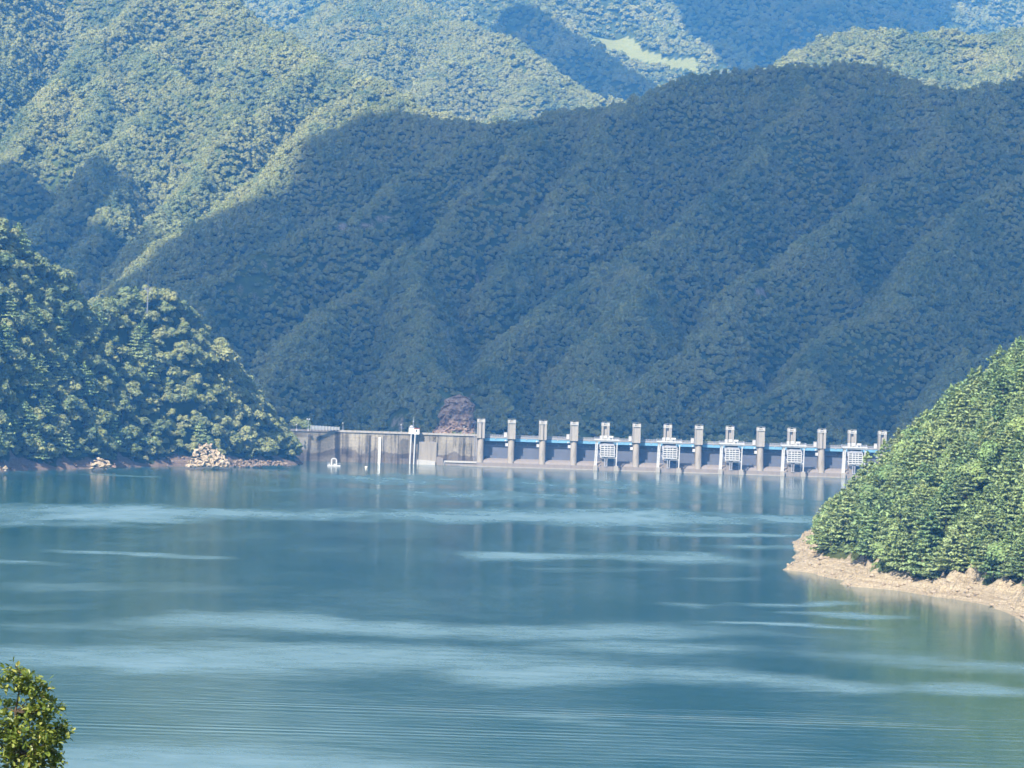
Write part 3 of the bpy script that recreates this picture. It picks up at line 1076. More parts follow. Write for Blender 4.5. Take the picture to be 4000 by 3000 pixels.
# right headland: pines above the sandy bank, younger broadleaf trees higher up
rnd = random.Random(5)
x, y, z, bare = headland.scatter(4.8, 11, 0.42)
fc = headland.facing(x, y)
sx = x / y * F
cand = [(x[i], y[i], z[i], bare[i], fc[i]) for i in range(len(x)) if bare[i] < 0.66 and z[i] > 1.5]
vis = [c for c in cand if c[4] > -0.12 and c[0] / c[1] * F < 2130 and c[0] / c[1] * F > 900 and 620 < c[1] < 1010]
vis.sort(key=lambda c: c[1])
rest = [c for c in cand if c not in vis]
n_pine = n_young = 0
spare = []
for (tx, ty, tz, tb, tf) in vis:
    s = rnd.uniform(0.88, 1.42)
    s3 = (s * rnd.uniform(0.92, 1.12), s * rnd.uniform(0.92, 1.12), s * rnd.uniform(0.85, 1.1))
    rz = rnd.uniform(0, 6.28)
    young = rnd.random() < (0.06 if tz < 9 else 0.20)
    loc = (tx, ty, tz - 0.3)
    if young and n_young < 90:
        plant('young', 'broadleaf_tree', young_meshes, rnd.randrange(3), loc, rz, s3,
              'small bright green broadleaf tree among the pines on the right headland', 'young broadleaf trees on the right headland')
        n_young += 1
    elif n_pine < 236:
        if tz < 6.5:
            lab, grp = 'dark green pine in the lowest row, just above the sandy bank of the right headland', 'pines along the top of the sandy bank'
        elif tf < 0.12:
            lab, grp = 'sunlit pine on the skyline of the right headland', 'pines on the skyline of the right headland'
        else:
            lab, grp = 'light green pine on the sunlit slope of the right headland', 'pines on the slope of the right headland'
        plant('pine', 'pine_tree', pine_meshes, rnd.randrange(5), loc, rz, s3, lab, grp)
        n_pine += 1
    else:
        spare.append((tx, ty, tz, tb, tf))
rest = rest + spare

# left headland: broadleaf trees
x, y, z, bare = promontory.scatter(4.3, 12, 0.40)
fc = promontory.facing(x, y)
cand = [(x[i], y[i], z[i], bare[i], fc[i]) for i in range(len(x)) if bare[i] < 0.45 and z[i] > 1.8]
vis = [c for c in cand if c[4] > -0.10 and c[0] / c[1] * F > -2120 and c[1] < 1660]
vis.sort(key=lambda c: c[1])
rest_left = [c for c in cand if c not in vis]
n_broad = n_lpine = 0
for (tx, ty, tz, tb, tf) in vis:
    s = rnd.choice([rnd.uniform(0.55, 0.8), rnd.uniform(0.75, 1.1), rnd.uniform(1.0, 1.38)])
    s3 = (s * rnd.uniform(0.9, 1.15), s * rnd.uniform(0.9, 1.15), s * rnd.uniform(0.85, 1.15))
    loc = (tx, ty, tz - 0.5)
    if n_broad < 296:
        if tz < 14:
            lab, grp = 'low broadleaf tree just above the muddy bank of the left headland', 'trees above the muddy bank on the left'
        elif tf < 0.15:
            lab, grp = 'broadleaf tree on the skyline of the left headland', 'trees on the skyline of the left headland'
        else:
            lab, grp = 'broadleaf tree on the steep slope of the left headland', 'trees on the slope of the left headland'
        if rnd.random() < 0.16 and n_lpine < 60:
            n_lpine += 1
            q = rnd.uniform(1.25, 1.75)
            plant('pine', 'pine_tree', pine_meshes, rnd.randrange(5), loc, rnd.uniform(0, 6.28), (q, q, q * rnd.uniform(0.9, 1.15)),
                  'pine with flat layered branches among the broadleaf trees of the left headland', 'pines on the left headland')
        else:
            plant('broad', 'broadleaf_tree', broad_meshes, rnd.randrange(5), loc, rnd.uniform(0, 6.28), s3, lab, grp)
            n_broad += 1
    else:
        rest_left.append((tx, ty, tz, tb, tf))
print('TREES', n_pine, n_young, n_broad, len(rest), len(rest_left))


# ------------------------------------------------------------------ forests: one object each, instancing the crowns of standing trees
def forest_nodes(name, objs):
    ng = bpy.data.node_groups.new(name, 'GeometryNodeTree')
    ng.interface.new_socket('Geometry', in_out='INPUT', socket_type='NodeSocketGeometry')
    ng.interface.new_socket('Geometry', in_out='OUTPUT', socket_type='NodeSocketGeometry')
    gi, gout = ng.nodes.new('NodeGroupInput'), ng.nodes.new('NodeGroupOutput')
    jn = ng.nodes.new('GeometryNodeJoinGeometry')
    for o in objs:
        oi = ng.nodes.new('GeometryNodeObjectInfo')
        oi.transform_space = 'ORIGINAL'
        oi.inputs['Object'].default_value = o
        oi.inputs['As Instance'].default_value = True
        ng.links.new(oi.outputs['Geometry'], jn.inputs[0])
    ip = ng.nodes.new('GeometryNodeInstanceOnPoints')
    ip.inputs['Pick Instance'].default_value = True

    def na(nm, typ):
        a = ng.nodes.new('GeometryNodeInputNamedAttribute')
        a.data_type = typ
        a.inputs['Name'].default_value = nm
        return a.outputs['Attribute']
    ng.links.new(gi.outputs[0], ip.inputs['Points'])
    ng.links.new(jn.outputs[0], ip.inputs['Instance'])
    ng.links.new(na('pick', 'INT'), ip.inputs['Instance Index'])
    ng.links.new(na('rot', 'FLOAT_VECTOR'), ip.inputs['Rotation'])
    ng.links.new(na('siz', 'FLOAT_VECTOR'), ip.inputs['Scale'])
    ng.links.new(ip.outputs[0], gout.inputs[0])
    return ng


def forest(name, pts, objs, smin, smax, seed, label, zlow=(0.85, 1.15), sink=0.6):
    rng = np.random.default_rng(seed)
    pts = np.asarray(pts, float)
    n = len(pts)
    me = bpy.data.meshes.new(name)
    me.vertices.add(n)
    s = rng.uniform(smin, smax, n) * (1 + 0.30 * np.clip(fbm(pts[:, 0] / 26, pts[:, 1] / 34, None, seed + 3, 3), -1, 1))
    s = np.where(rng.uniform(0, 1, n) < 0.07, s * 1.45, s)
    me.vertices.foreach_set('co', (pts - np.array([0, 0, 1.0]) * (sink * s)[:, None]).astype(np.float32).ravel())
    a = me.attributes.new('pick', 'INT', 'POINT')
    a.data.foreach_set('value', rng.integers(0, len(objs), n).astype(np.int32))
    a = me.attributes.new('rot', 'FLOAT_VECTOR', 'POINT')
    rot = np.stack([rng.normal(size=n) * 0.05, rng.normal(size=n) * 0.05, rng.uniform(0, 6.28, n)], 1)
    a.data.foreach_set('vector', rot.astype(np.float32).ravel())
    a = me.attributes.new('siz', 'FLOAT_VECTOR', 'POINT')
    sz = np.stack([s * rng.uniform(0.9, 1.12, n), s * rng.uniform(0.9, 1.12, n), s * rng.uniform(*zlow, n)], 1)
    a.data.foreach_set('vector', sz.astype(np.float32).ravel())
    a = me.attributes.new('tone', 'FLOAT', 'POINT')
    tone = fbm(pts[:, 0] / 30, pts[:, 1] / 45, None, seed + 7, 3) * 0.6 + rng.normal(size=n) * 0.13
    a.data.foreach_set('value', np.clip(tone, -1, 1).astype(np.float32))
    o = link(name, me)
    o['kind'] = 'stuff'
    o['label'] = label
    md = o.modifiers.new('trees', 'NODES')
    md.node_group = forest_nodes(name + '_trees', objs)
    return o


def crown_of(key):
    return [c for c in protos[key].children if c.name.startswith('crown')][0]


broad_objs = [crown_of(('broad', k)) for k in range(5) if ('broad', k) in protos]
pine_objs = [crown_of(('pine', k)) for k in range(5) if ('pine', k) in protos]
young_objs = [crown_of(('young', k)) for k in range(3) if ('young', k) in protos]


def wood(land, name, spacing, seed, label, smin, smax, fmin=-0.18, margin=2600, objs=None, zlow=(0.85, 1.15)):
    x, y, z, b = land.scatter(spacing, seed)
    fc = land.facing(x, y, land.step * 1.2)
    sxx = x / y * F
    rng = np.random.default_rng(seed + 1)
    ok = (fc > fmin) & (np.abs(sxx) < margin) & (z > -28) & (b < 0.20 + rng.uniform(-0.08, 0.12, len(x)))
    up = (CAMH - z) / y * F
    ok &= up > -2700
    pts = np.stack([x, y, z], 1)[ok]
    print('FOREST', label, len(pts))
    return forest(name, pts, objs or broad_objs, smin, smax, seed + 2, label, zlow, 2.4)


wood(dark_hill, 'forest', 2.55, 31, 'dark blue-green forest covering the shaded mountain behind the dam', 0.33, 0.68, zlow=(0.8, 1.35))
wood(lit_hill, 'forest', 3.6, 32, 'sunlit grey-green forest covering the mountain at the top left', 0.50, 0.95, zlow=(0.8, 1.3))
wood(mid_hill, 'forest', 4.6, 33, 'pale sunlit forest on the hill behind the saddle', 0.62, 1.05)
wood(right_hill, 'forest', 4.4, 34, 'pale sunlit forest on the hill beyond the right ridge', 0.6, 1.05)
wood(far_hill, 'forest', 9.0, 35, 'hazy blue forest on the far mountain', 0.8, 1.5, fmin=-0.1)
forest('forest', [c[:3] for c in rest], pine_objs + young_objs, 0.8, 1.2, 36, 'pine wood on the back of the right headland')
forest('forest', [c[:3] for c in rest_left], broad_objs, 0.68, 1.12, 37, 'wood on the far part and back of the left headland')
ux, uy, uz, ub = headland.scatter(2.2, 38)
ok = (ub < 0.6) & (uz > 2.0) & (ux / uy * F < 2300)
forest('undergrowth', np.stack([ux, uy, uz], 1)[ok], young_objs + pine_objs[:2], 0.14, 0.30, 39, 'low green scrub under the pines of the right headland')
ux, uy, uz, ub = promontory.scatter(2.9, 40)
ok = (ub < 0.62) & (uz > 1.2) & (ux / uy * F > -2300)
forest('undergrowth', np.stack([ux, uy, uz], 1)[ok], broad_objs, 0.30, 0.62, 41, 'low dark scrub under the trees of the left headland')
# ------------------------------------------------------------------ the dam
DY = 1700.0


def X(px, py=1750):
    return P(px, py, DY)[0]


def Zh(px, py):
    return P(px, py, DY)[2]


dam = thing('concrete_dam', 'long stained concrete gravity dam with a row of gates under a blue girder bridge', 'dam', (0, DY, 0))
CREST = 14.6


def stain_shade_colors(px, z, seed):
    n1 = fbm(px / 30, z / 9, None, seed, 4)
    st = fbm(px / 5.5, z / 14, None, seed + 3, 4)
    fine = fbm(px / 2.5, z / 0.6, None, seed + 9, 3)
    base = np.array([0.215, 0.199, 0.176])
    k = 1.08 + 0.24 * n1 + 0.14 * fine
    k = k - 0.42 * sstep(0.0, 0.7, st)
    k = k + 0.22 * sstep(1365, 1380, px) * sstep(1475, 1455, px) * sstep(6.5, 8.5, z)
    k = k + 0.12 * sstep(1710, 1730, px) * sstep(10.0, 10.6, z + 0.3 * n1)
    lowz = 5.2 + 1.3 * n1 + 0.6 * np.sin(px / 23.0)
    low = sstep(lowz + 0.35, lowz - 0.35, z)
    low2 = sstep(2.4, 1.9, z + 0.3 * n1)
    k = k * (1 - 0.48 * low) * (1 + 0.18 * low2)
    bands = [(1212, 6.5, -3, 13.6, .42), (1266, 3.6, -3, 12.9, .5), (1238, 3.0, -3, 7, .62), (1322, 7, -3, 13.8, .45), (1348, 14, 3.5, 12.8, .66), (1366, 10, 2, 7.5, .7),  # vertical stains and joints; some paint in the shading of grooves and buttress gaps
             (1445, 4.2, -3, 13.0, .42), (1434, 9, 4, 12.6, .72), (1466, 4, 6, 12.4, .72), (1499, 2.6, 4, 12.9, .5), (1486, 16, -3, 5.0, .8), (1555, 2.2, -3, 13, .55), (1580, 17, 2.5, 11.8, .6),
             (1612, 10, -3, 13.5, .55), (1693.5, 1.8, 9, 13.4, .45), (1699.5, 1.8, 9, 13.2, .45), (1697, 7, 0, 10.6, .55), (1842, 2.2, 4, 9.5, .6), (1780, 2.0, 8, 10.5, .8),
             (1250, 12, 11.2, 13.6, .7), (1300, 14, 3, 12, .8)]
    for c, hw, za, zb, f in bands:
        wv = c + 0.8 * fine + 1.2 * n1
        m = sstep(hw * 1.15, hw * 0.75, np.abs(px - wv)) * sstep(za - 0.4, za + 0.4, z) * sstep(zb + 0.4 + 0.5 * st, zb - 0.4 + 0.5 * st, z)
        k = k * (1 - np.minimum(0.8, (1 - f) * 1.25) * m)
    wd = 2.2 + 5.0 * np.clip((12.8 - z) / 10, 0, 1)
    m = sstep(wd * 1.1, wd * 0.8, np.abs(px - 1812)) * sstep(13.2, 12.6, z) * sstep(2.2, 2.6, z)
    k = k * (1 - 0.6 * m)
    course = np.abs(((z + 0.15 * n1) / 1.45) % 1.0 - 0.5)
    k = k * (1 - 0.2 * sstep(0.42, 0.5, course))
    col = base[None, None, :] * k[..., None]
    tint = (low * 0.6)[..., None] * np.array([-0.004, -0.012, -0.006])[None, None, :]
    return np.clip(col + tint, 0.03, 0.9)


def wall_part(name, p0, p1, pxa, pxb, z0, z1, seed, depth=7.0, res=0.3):
    """front face as a fine grid that carries the stains and the painted groove shading; crown, back and ends behind it"""
    L = math.hypot(p1[0] - p0[0], p1[1] - p0[1])
    nx, nz = int(L / res) + 2, int((z1 - z0) / res) + 2
    u = np.linspace(0, 1, nx)
    zz = np.linspace(z0, z1, nz)
    U, ZZ = np.meshgrid(u, zz)
    PX = pxa + (pxb - pxa) * U
    c = stain_shade_colors(PX, ZZ, seed)
    xx, yy = p0[0] + (p1[0] - p0[0]) * U, p0[1] + (p1[1] - p0[1]) * U
    nxn, nyn = (p1[1] - p0[1]) / L, -(p1[0] - p0[0]) / L       # outward, to the lake
    rel = fbm(PX / 6, ZZ / 1.2, None, seed + 20, 3) * 0.05
    v = np.stack([xx + nxn * rel, yy + nyn * rel, ZZ], -1).reshape(-1, 3)
    i = np.arange(nx * nz).reshape(nz, nx)
    f = np.stack([i[:-1, :-1], i[:-1, 1:], i[1:, 1:], i[1:, :-1]], -1).reshape(-1, 4)
    b = len(v)
    bx, by = -nxn * depth, -nyn * depth
    extra = [(p0[0], p0[1], z1), (p1[0], p1[1], z1), (p1[0] + bx, p1[1] + by, z1), (p0[0] + bx, p0[1] + by, z1),
             (p0[0] + bx, p0[1] + by, z0 - 30), (p1[0] + bx, p1[1] + by, z0 - 30), (p0[0], p0[1], z0), (p1[0], p1[1], z0)]
    v = np.vstack([v, np.array(extra)])
    f = np.vstack([f, [[b, b + 1, b + 2, b + 3], [b + 3, b + 2, b + 5, b + 4], [b + 0, b + 3, b + 4, b + 6], [b + 1, b + 7, b + 5, b + 2]]])
    me = mesh_np(name, v, f, M['wall'])
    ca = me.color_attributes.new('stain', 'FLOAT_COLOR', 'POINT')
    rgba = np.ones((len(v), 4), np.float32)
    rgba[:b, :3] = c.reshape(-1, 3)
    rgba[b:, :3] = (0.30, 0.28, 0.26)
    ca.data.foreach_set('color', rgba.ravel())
    return link(name, me, dam)


xb, xe = X(1324), X(1873)
LEFT_END = (-121.0, -19.0)
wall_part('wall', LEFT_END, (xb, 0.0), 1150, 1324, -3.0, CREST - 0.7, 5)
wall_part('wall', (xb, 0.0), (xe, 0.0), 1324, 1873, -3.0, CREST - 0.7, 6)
# crest with a pale parapet
pb = MB()
pb.box(xb + 0.05, X(1862), -0.38, 0.25, CREST - 0.7, CREST + 0.28)
pb.box(xb + 0.05, X(1862), -0.5, -0.38, CREST - 0.68, CREST - 0.45)
pb.box(xb + 0.05, X(1862), 6.2, 6.6, CREST - 0.7, CREST + 0.2)
pb.build('parapet', M['block'], dam)
pb = MB()
a, b = Vector((LEFT_END[0], LEFT_END[1] - 0.1, CREST - 0.2)), Vector((xb, -0.1, CREST - 0.2))
pb.bar(a, b, 0.5, 0.95)
pb.build('parapet', M['sill'], dam)

# raised bulkhead, curved trough, blocks and ledges at the foot of the wall
fb = MB()
fb.box(X(1631), X(1706), -0.9, 0.0, -3, 10.6)
fb.build('bulkhead', M['pier'], dam, 0.05)
fb = MB()
prof = [(X(1633) + (X(1702) - X(1633)) * t, 2.2 - 0.55 * (t ** 2)) for t in np.linspace(0, 1, 9)]
poly = prof + [(X(1704), -3.0), (X(1632), -3.0)]
fb.prism(poly, 'y', -3.2, -0.9)
fb.box(X(1631), X(1637.5), -3.5, -3.2, -3, 2.25)
fb.build('curved_ledge', M['cap'], dam)
fb = MB()
fb.prism([(X(1707), -3), (X(1733.5), -3), (X(1733.5), 3.3), (X(1709), 3.9), (X(1707), 3.4)], 'y', -3.0, -0.02)
fb.build('abutment_block', M['sill'], dam, 0.04)
fb = MB()
fb.box(X(1733.6), X(1871), -2.3, -0.02, 1.35, 2.15)
fb.box(X(1733.7), X(1738), -2.6, -2.3, -3, 1.4)
fb.build('ledge', M['cap'], dam, 0.03)
fb = MB()
fb.box(X(1733.6), X(1871), -1.9, -0.03, -3, 1.35)
fb.build('foundation_block', M['sill'], dam)
# ladder up the end of the wall
lb = MB()
xl = X(1857)
for s in (-0.55, 0.55):
    lb.bar((xl + s, -0.45, 2.1), (xl + s, -0.45, CREST + 1.6), 0.16, 0.16)
z = 2.5
while z < CREST + 0.4:
    lb.bar((xl - 0.55, -0.45, z), (xl + 0.55, -0.45, z), 0.09, 0.09)
    z += 0.55
lb.build('ladder', M['rail_metal'], dam)

pier_px = [1877.5, 1997.5, 2119.5, 2242, 2364, 2485.5, 2607, 2729, 2850, 2970.5, 3091, 3209.5, 3328, 3446, 3565]
pier_x = [X(p, 1720) for p in pier_px]
GATE_Y = 4.6
nose = [(-3.0, -6.2), (1.9, -5.4), (13.5, -1.4)]
hw = 1.5


def pier_mesh():
    mb = MB()
    rings = []
    for zz, ny in nose:
        ring = [(hw, 9.0)]
        for k in range(9):
            t = math.pi * k / 8
            ring.append((hw * math.cos(t), ny + hw * 1.0 * (1 - math.sin(t))))
        ring.append((-hw, 9.0))
        rings.append([(u, v, zz) for u, v in ring])
    n = len(rings[0])
    vs = [v for r in rings for v in r]
    fs = []
    for r in range(len(rings) - 1):
        for i in range(n):
            fs.append((r * n + i, r * n + (i + 1) % n, (r + 1) * n + (i + 1) % n, (r + 1) * n + i))
    fs.append(tuple(range(n))[::-1])
    fs.append(tuple(range((len(rings) - 1) * n, len(rings) * n)))
    mb.add(vs, fs)
    return mb


def block_parts(kind, parent):
    mb = MB()
    W2, f, bk, z0, z1 = 1.85, -2.3, 3.0, 13.1, 20.5
    if kind == 'plain':
        mb.box(-W2, W2, f + 0.28, bk, z0, z1)
        mb.box(-W2, -W2 + 0.55, f, f + 0.28, z0, z1)
        mb.box(W2 - 0.35, W2, f, f + 0.28, z0, z1)
        mb.box(-W2 + 0.55, W2 - 0.35, f + 0.1, f + 0.28, z0, z0 + 0.35)
        for zz in (15.4, 17.9):
            mb.box(-W2 + 0.55, W2 - 0.35, f + 0.23, f + 0.28, zz, zz + 0.12)
    elif kind == 'groove':
        mb.box(-W2, W2, f + 0.9, bk, z0, z1)
        mb.box(-W2, 0.25, f + 0.2, f + 0.9, z0, z1)
        mb.box(-W2, -W2 + 0.6, f, f + 0.2, z0, z1)
        mb.box(0.75, W2, f, f + 0.9, z0, z1)
    else:
        mb.box(-W2, W2, f + 1.1, bk, z0, z1)
        mb.box(-W2, -0.95, f, f + 1.1, z0, z1)
        mb.box(0.5, W2, f, f + 1.1, z0, z1)
        mb.box(0.5, 1.0, f - 0.25, f, z0, z1)
    blk = mb.build('tower_block', M['block'], parent, 0.05)
    cb = MB()
    cb.box(-W2 - 0.1, W2 + 0.1, f - 0.12, bk + 0.1, z1, z1 + 0.45)
    cb.box(-W2 - 0.05, -0.75, f - 0.05, bk, z1 + 0.45, z1 + 1.5)
    cb.box(0.75, W2 + 0.05, f - 0.05, bk, z1 + 0.45, z1 + 1.5)
    cb.box(-0.75, 0.75, f + 1.4, bk, z1 + 0.45, z1 + 1.25)
    for xx in (-W2, -0.6, 0.6, W2):
        cb.bar((xx, f + 0.05, z1 + 1.5), (xx, f + 0.05, z1 + 1.95), 0.09, 0.09)
    cb.bar((-W2, f + 0.05, z1 + 1.95), (W2, f + 0.05, z1 + 1.95), 0.1, 0.1)
    cb.ball((-0.25, f + 0.6, z1 + 0.9), 0.4)
    cb.ball((0.4, f + 0.7, z1 + 0.8), 0.3)
    cb.build('cap', M['cap'], parent, 0.04)


def pier(i, x):
    p = pier_mesh().build('pier', M['pier'], dam)
    p.location = (x, 0, 0)
    kind = 'recess' if (i >= 4 and i % 2 == 0) or i == 13 else ('groove' if i in (0, 2, 11) else 'plain')
    block_parts(kind, p)
    if i % 2 == 1:
        cb = MB()
        cb.box(-3.5, -2.1, 2.0, 3.4, 13.72, 16.0)
        cb.box(-3.6, -2.0, 1.9, 3.5, 16.0, 16.15)
        cb.build('cabinet', M['white_paint'], p, 0.03)
    if 0 < i and not (i >= 4 and i % 2 == 0):
        lb = MB()
        lb.ball((-2.75, -0.6, 12.25), 0.42, 10, 6)
        lb.bar((-2.4, -0.5, 12.35), (-1.4, -0.3, 12.5), 0.14, 0.14)
        lb.build('floodlight', M['white_paint'], p)
        bx_ = MB()
        bx_.box(-2.75, -1.5, -0.9, 0.6, 9.9, 11.1)
        bx_.box(-2.85, -1.4, -1.0, 0.7, 9.7, 9.9)
        bx_.build('junction_box', M['white_paint'], p, 0.03)
    return p


for i, x in enumerate(pier_x):
    pier(i, x)

for i in range(len(pier_x) - 1):
    x0, x1 = pier_x[i] + hw + 0.01, pier_x[i + 1] - hw - 0.01
    if x1 - x0 < 2:
        continue
    gb = MB()
    gb.box(x0, x1, GATE_Y, GATE_Y + 0.3, 3.6, 9.75)
    for zz in (5.4, 7.3):
        gb.box(x0 + 0.02, x1 - 0.02, GATE_Y - 0.03, GATE_Y, zz, zz + 0.07)
    gb.box(x0, x1, GATE_Y - 0.14, GATE_Y, 9.5, 9.78)
    gb.build('sluice_gate', M['gate_steel'], dam)
    wb = MB()
    poly = [(-4.6 + 9.5 * (1 - math.cos(t)), 1.9 + 2.0 * math.sin(t)) for t in np.linspace(0, math.pi / 2, 10)] + [(8.0, 3.6), (8.0, -2.0), (-4.6, -2.0)]
    wb.prism(poly, 'x', x0, x1)
    wb.build('weir_crest', M['sill'], dam)
    rb = MB()
    nps = 8
    for k in range(nps + 1):
        xx = x0 + 0.1 + (x1 - x0 - 0.2) * k / nps
        rb.bar((xx, GATE_Y - 0.25, 9.78), (xx, GATE_Y - 0.25, 11.0), 0.1, 0.1)
    for zz in (10.4, 11.0):
        rb.bar((x0, GATE_Y - 0.25, zz), (x1, GATE_Y - 0.25, zz), 0.08, 0.08)
    rb.box(x0, x1, GATE_Y - 0.45, GATE_Y + 1.2, 9.79, 9.92)
    rb.build('catwalk_railing', M['rail_metal'], dam)
    lb = MB()
    xm = (x0 + x1) / 2
    lb.ball((xm - 0.2, 1.85, 13.1), 0.24)
    lb.ball((xm + 0.4, GATE_Y - 0.5, 10.5), 0.26)
    lb.build('lamp', M['white_paint'], dam)

# the bridge along the top: blue girders, deck, railing
x0, x1 = pier_x[0] + 1.0, pier_x[-1] + 14
for i in range(len(pier_x) - 1):
    a, b = pier_x[i] + 1.86, pier_x[i + 1] - 1.86
    gb = MB()
    gb.box(a, b, 2.05, 2.15, 12.05, 13.2)
    gb.box(a, b, 1.96, 2.4, 13.2, 13.28)
    gb.box(a, b, 1.96, 2.4, 11.97, 12.05)
    n = 6
    for k in range(1, n):
        xx = a + (b - a) * k / n
        gb.box(xx - 0.05, xx + 0.05, 1.94, 2.05, 12.05, 13.2)
    gb.build('girder', M['blue_paint'], dam)
    db = MB()
    db.box(a, b, 3.0, 3.3, 11.2, 13.2)
    db.build('inner_girder', M['dark_steel'], dam)
    db = MB()
    db.box(a - 0.3, b + 0.3, 7.3, 7.9, 9.2, 13.2)
    db.build('downstream_beam', M['sill'], dam)
    db = MB()
    db.box(a, b, 2.2, 7.0, 13.285, 13.7)
    db.build('deck', M['sill'], dam)
    rb = MB()
    n = 14
    for k in range(n + 1):
        xx = a + (b - a) * k / n
        rb.bar((xx, 2.27, 13.7), (xx, 2.27, 14.85), 0.1, 0.1)
    for zz, h in ((13.86, 0.3), (14.25, 0.1), (14.5, 0.1), (14.82, 0.14)):
        rb.box(a, b, 2.23, 2.31, zz - h / 2, zz + h / 2)
    rb.build('deck_railing', M['rail_metal'], dam)
fb = MB()
fb.box(pier_x[0] - 1.6, pier_x[-1] + 14, -5.9, 8.5, -3.0, 1.88)
fb.build('sill_block', M['sill'], dam)
fb = MB()
fb.box(X(1800), pier_x[-1] + 14, -6.6, -5.91, -1.0, 0.28)
fb.build('foot_ledge', M['block'], dam)
eb = MB()
eb.box(pier_x[-1] + 1.5, pier_x[-1] + 60, 0, 7, -3, CREST)
eb.build('wall', M['pier'], dam)


# ------------------------------------------------------------------ intake towers standing in front of every other pier
def intake_tower(i, x, label):
    t = thing('intake_tower', label, 'intake tower', (x + 0.6, DY - 9.0, 0), 0, 'white intake gate towers along the dam')
    pf = MB()
    pf.box(-5.7, 5.5, -1.6, 4.6, 13.35, 14.1)
    pf.box(-6.0, 5.8, -1.9, 4.6, 13.85, 14.5)
    pf.build('platform', M['white_paint'], t, 0.04)
    rl = MB()
    for a, b in (((-5.8, -1.7), (-2.9, -1.7)), ((2.4, -1.7), (5.6, -1.7)), ((-5.8, -1.7), (-5.8, 4.4)), ((5.6, -1.7), (5.6, 4.4))):
        n = max(2, int(math.hypot(a[0] - b[0], a[1] - b[1]) / 1.0))
        for k in range(n + 1):
            xx, yy = a[0] + (b[0] - a[0]) * k / n, a[1] + (b[1] - a[1]) * k / n
            rl.bar((xx, yy, 14.35), (xx, yy, 15.5), 0.09, 0.09)
        for zz in (14.75, 15.1, 15.5):
            rl.bar((*a, zz), (*b, zz), 0.09, 0.09)
    rl.build('railing', M['rail_metal'], t)
    hm = MB()
    hm.box(-3.4, -2.1, -0.8, 0.8, 14.35, 16.1)
    hm.box(-1.7, 0.1, -1.0, 0.9, 14.9, 16.2)
    hm.box(-1.6, -1.3, -0.9, 0.8, 14.35, 14.9)
    hm.box(-0.3, 0.0, -0.9, 0.8, 14.35, 14.9)
    hm.build('hoist_housing', M['white_paint'], t, 0.08)
    hm = MB()
    hm.tube((0.9, -0.2, 15.5), (2.9, -0.2, 15.5), 0.62, 0.62, 12)
    hm.box(1.0, 1.4, -0.8, 0.5, 14.35, 15.2)
    hm.box(2.3, 2.7, -0.8, 0.5, 14.35, 15.2)
    hm.prism([(0.05, 14.35), (0.9, 14.35), (0.75, 15.4), (0.3, 15.6)], 'y', -0.6, 0.4)
    hm.build('winch', M['white_paint'], t)
    gd = MB()
    gd.box(-3.0, 3.0, -0.9, 3.5, 12.6, 13.34)
    gd.build('floor_beam', M['dark_steel'], t)
    # left leg: two uprights with battens between them
    lg = MB()
    for s in (-0.36, 0.36):
        lg.bar((-5.05 + s, -1.0, 2.2), (-4.65 + s, -1.0, 13.35), 0.36, 0.5)
        lg.bar((-5.05 + s, 3.4, 2.2), (-4.65 + s, 3.4, 13.35), 0.3, 0.4)
    for zz in (2.9, 6.3, 9.9, 13.0):
        xx = -5.05 + 0.4 * (zz - 2.2) / 11.15
        lg.box(xx - 0.5, xx + 0.5, -1.2, -0.8, zz - 0.28, zz + 0.28)
    lg.build('leg', M['white_paint'], t)
    lg = MB()
    lg.bar((4.55, -1.0, 2.2), (4.72, -1.0, 13.35), 0.52, 0.5)
    lg.build('leg', M['white_paint'], t)
    lg = MB()
    lg.bar((3.75, 3.4, 2.0), (3.95, 3.4, 13.35), 0.45, 0.45)
    lg.build('leg', M['rail_metal'], t)
    for xx in (-5.05, 4.55):
        fb = MB()
        fb.box(xx - 1.0, xx + 1.0, -1.9, 0.4, -3.0, 2.25)
        fb.build('footing', M['block'], t, 0.06)
    sb = MB()
    sb.box(-4.04, 3.54, -0.6, 2.6, -3.0, 1.9)
    sb.build('footing_beam', M['sill'], t)
    # the gridded screen
    px0, px1, pz0, pz1 = -3.05, 3.75, 6.7, 11.7
    cols = [px0, px0 + 0.38, -1.15, -0.72, 0.22, 0.62, 1.5, 1.86, px1 - 0.35, px1]
    sc_ = MB()
    rows = 5
    rh = (pz1 - pz0) / rows
    for k in range(rows + 1):
        zz = pz0 + k * rh
        sc_.box(px0, px1, -1.25, -0.75, max(pz0, zz - 0.24), min(pz1, zz + 0.24) if k < rows else pz1)
    for a, b in ((px0, px0 + 0.4), (-1.25, -0.85), (0.2, 0.5), (1.45, 1.8), (px1 - 0.4, px1)):
        sc_.box(a, b, -1.32, -0.7, pz0, pz1)
    sc_.box(px0 - 0.05, px1 + 0.05, -1.36, -0.7, pz0 - 0.3, pz0 + 0.25)
    for zz in (pz0 + 0.7, pz0 + 3.4):
        sc_.box(px0 - 0.45, px0, -1.1, -0.9, zz, zz + 0.4)
        sc_.box(px1, px1 + 0.35, -1.1, -0.9, zz, zz + 0.4)
    scr = sc_.build('screen_frame', M['white_paint'], t, 0.02)
    bk = MB()
    bk.box(px0 + 0.1, px1 - 0.1, -0.5, -0.4, pz0, pz1)
    bk.build('screen_mesh', M['gate_steel'], scr)
    hd = MB()
    hd.box(-2.2, 3.4, -0.8, -0.3, 11.8, 12.45)
    hd.box(-3.5, -2.4, -0.6, 0.0, 10.8, 12.9)
    hd.build('lifting_beam', M['rail_metal'], t)
    cb = MB()
    cb.box(0.6, 4.5, -0.9, -0.45, 5.75, 6.2)
    cb.box(-4.6, -2.0, 1.0, 1.4, 5.9, 6.25)
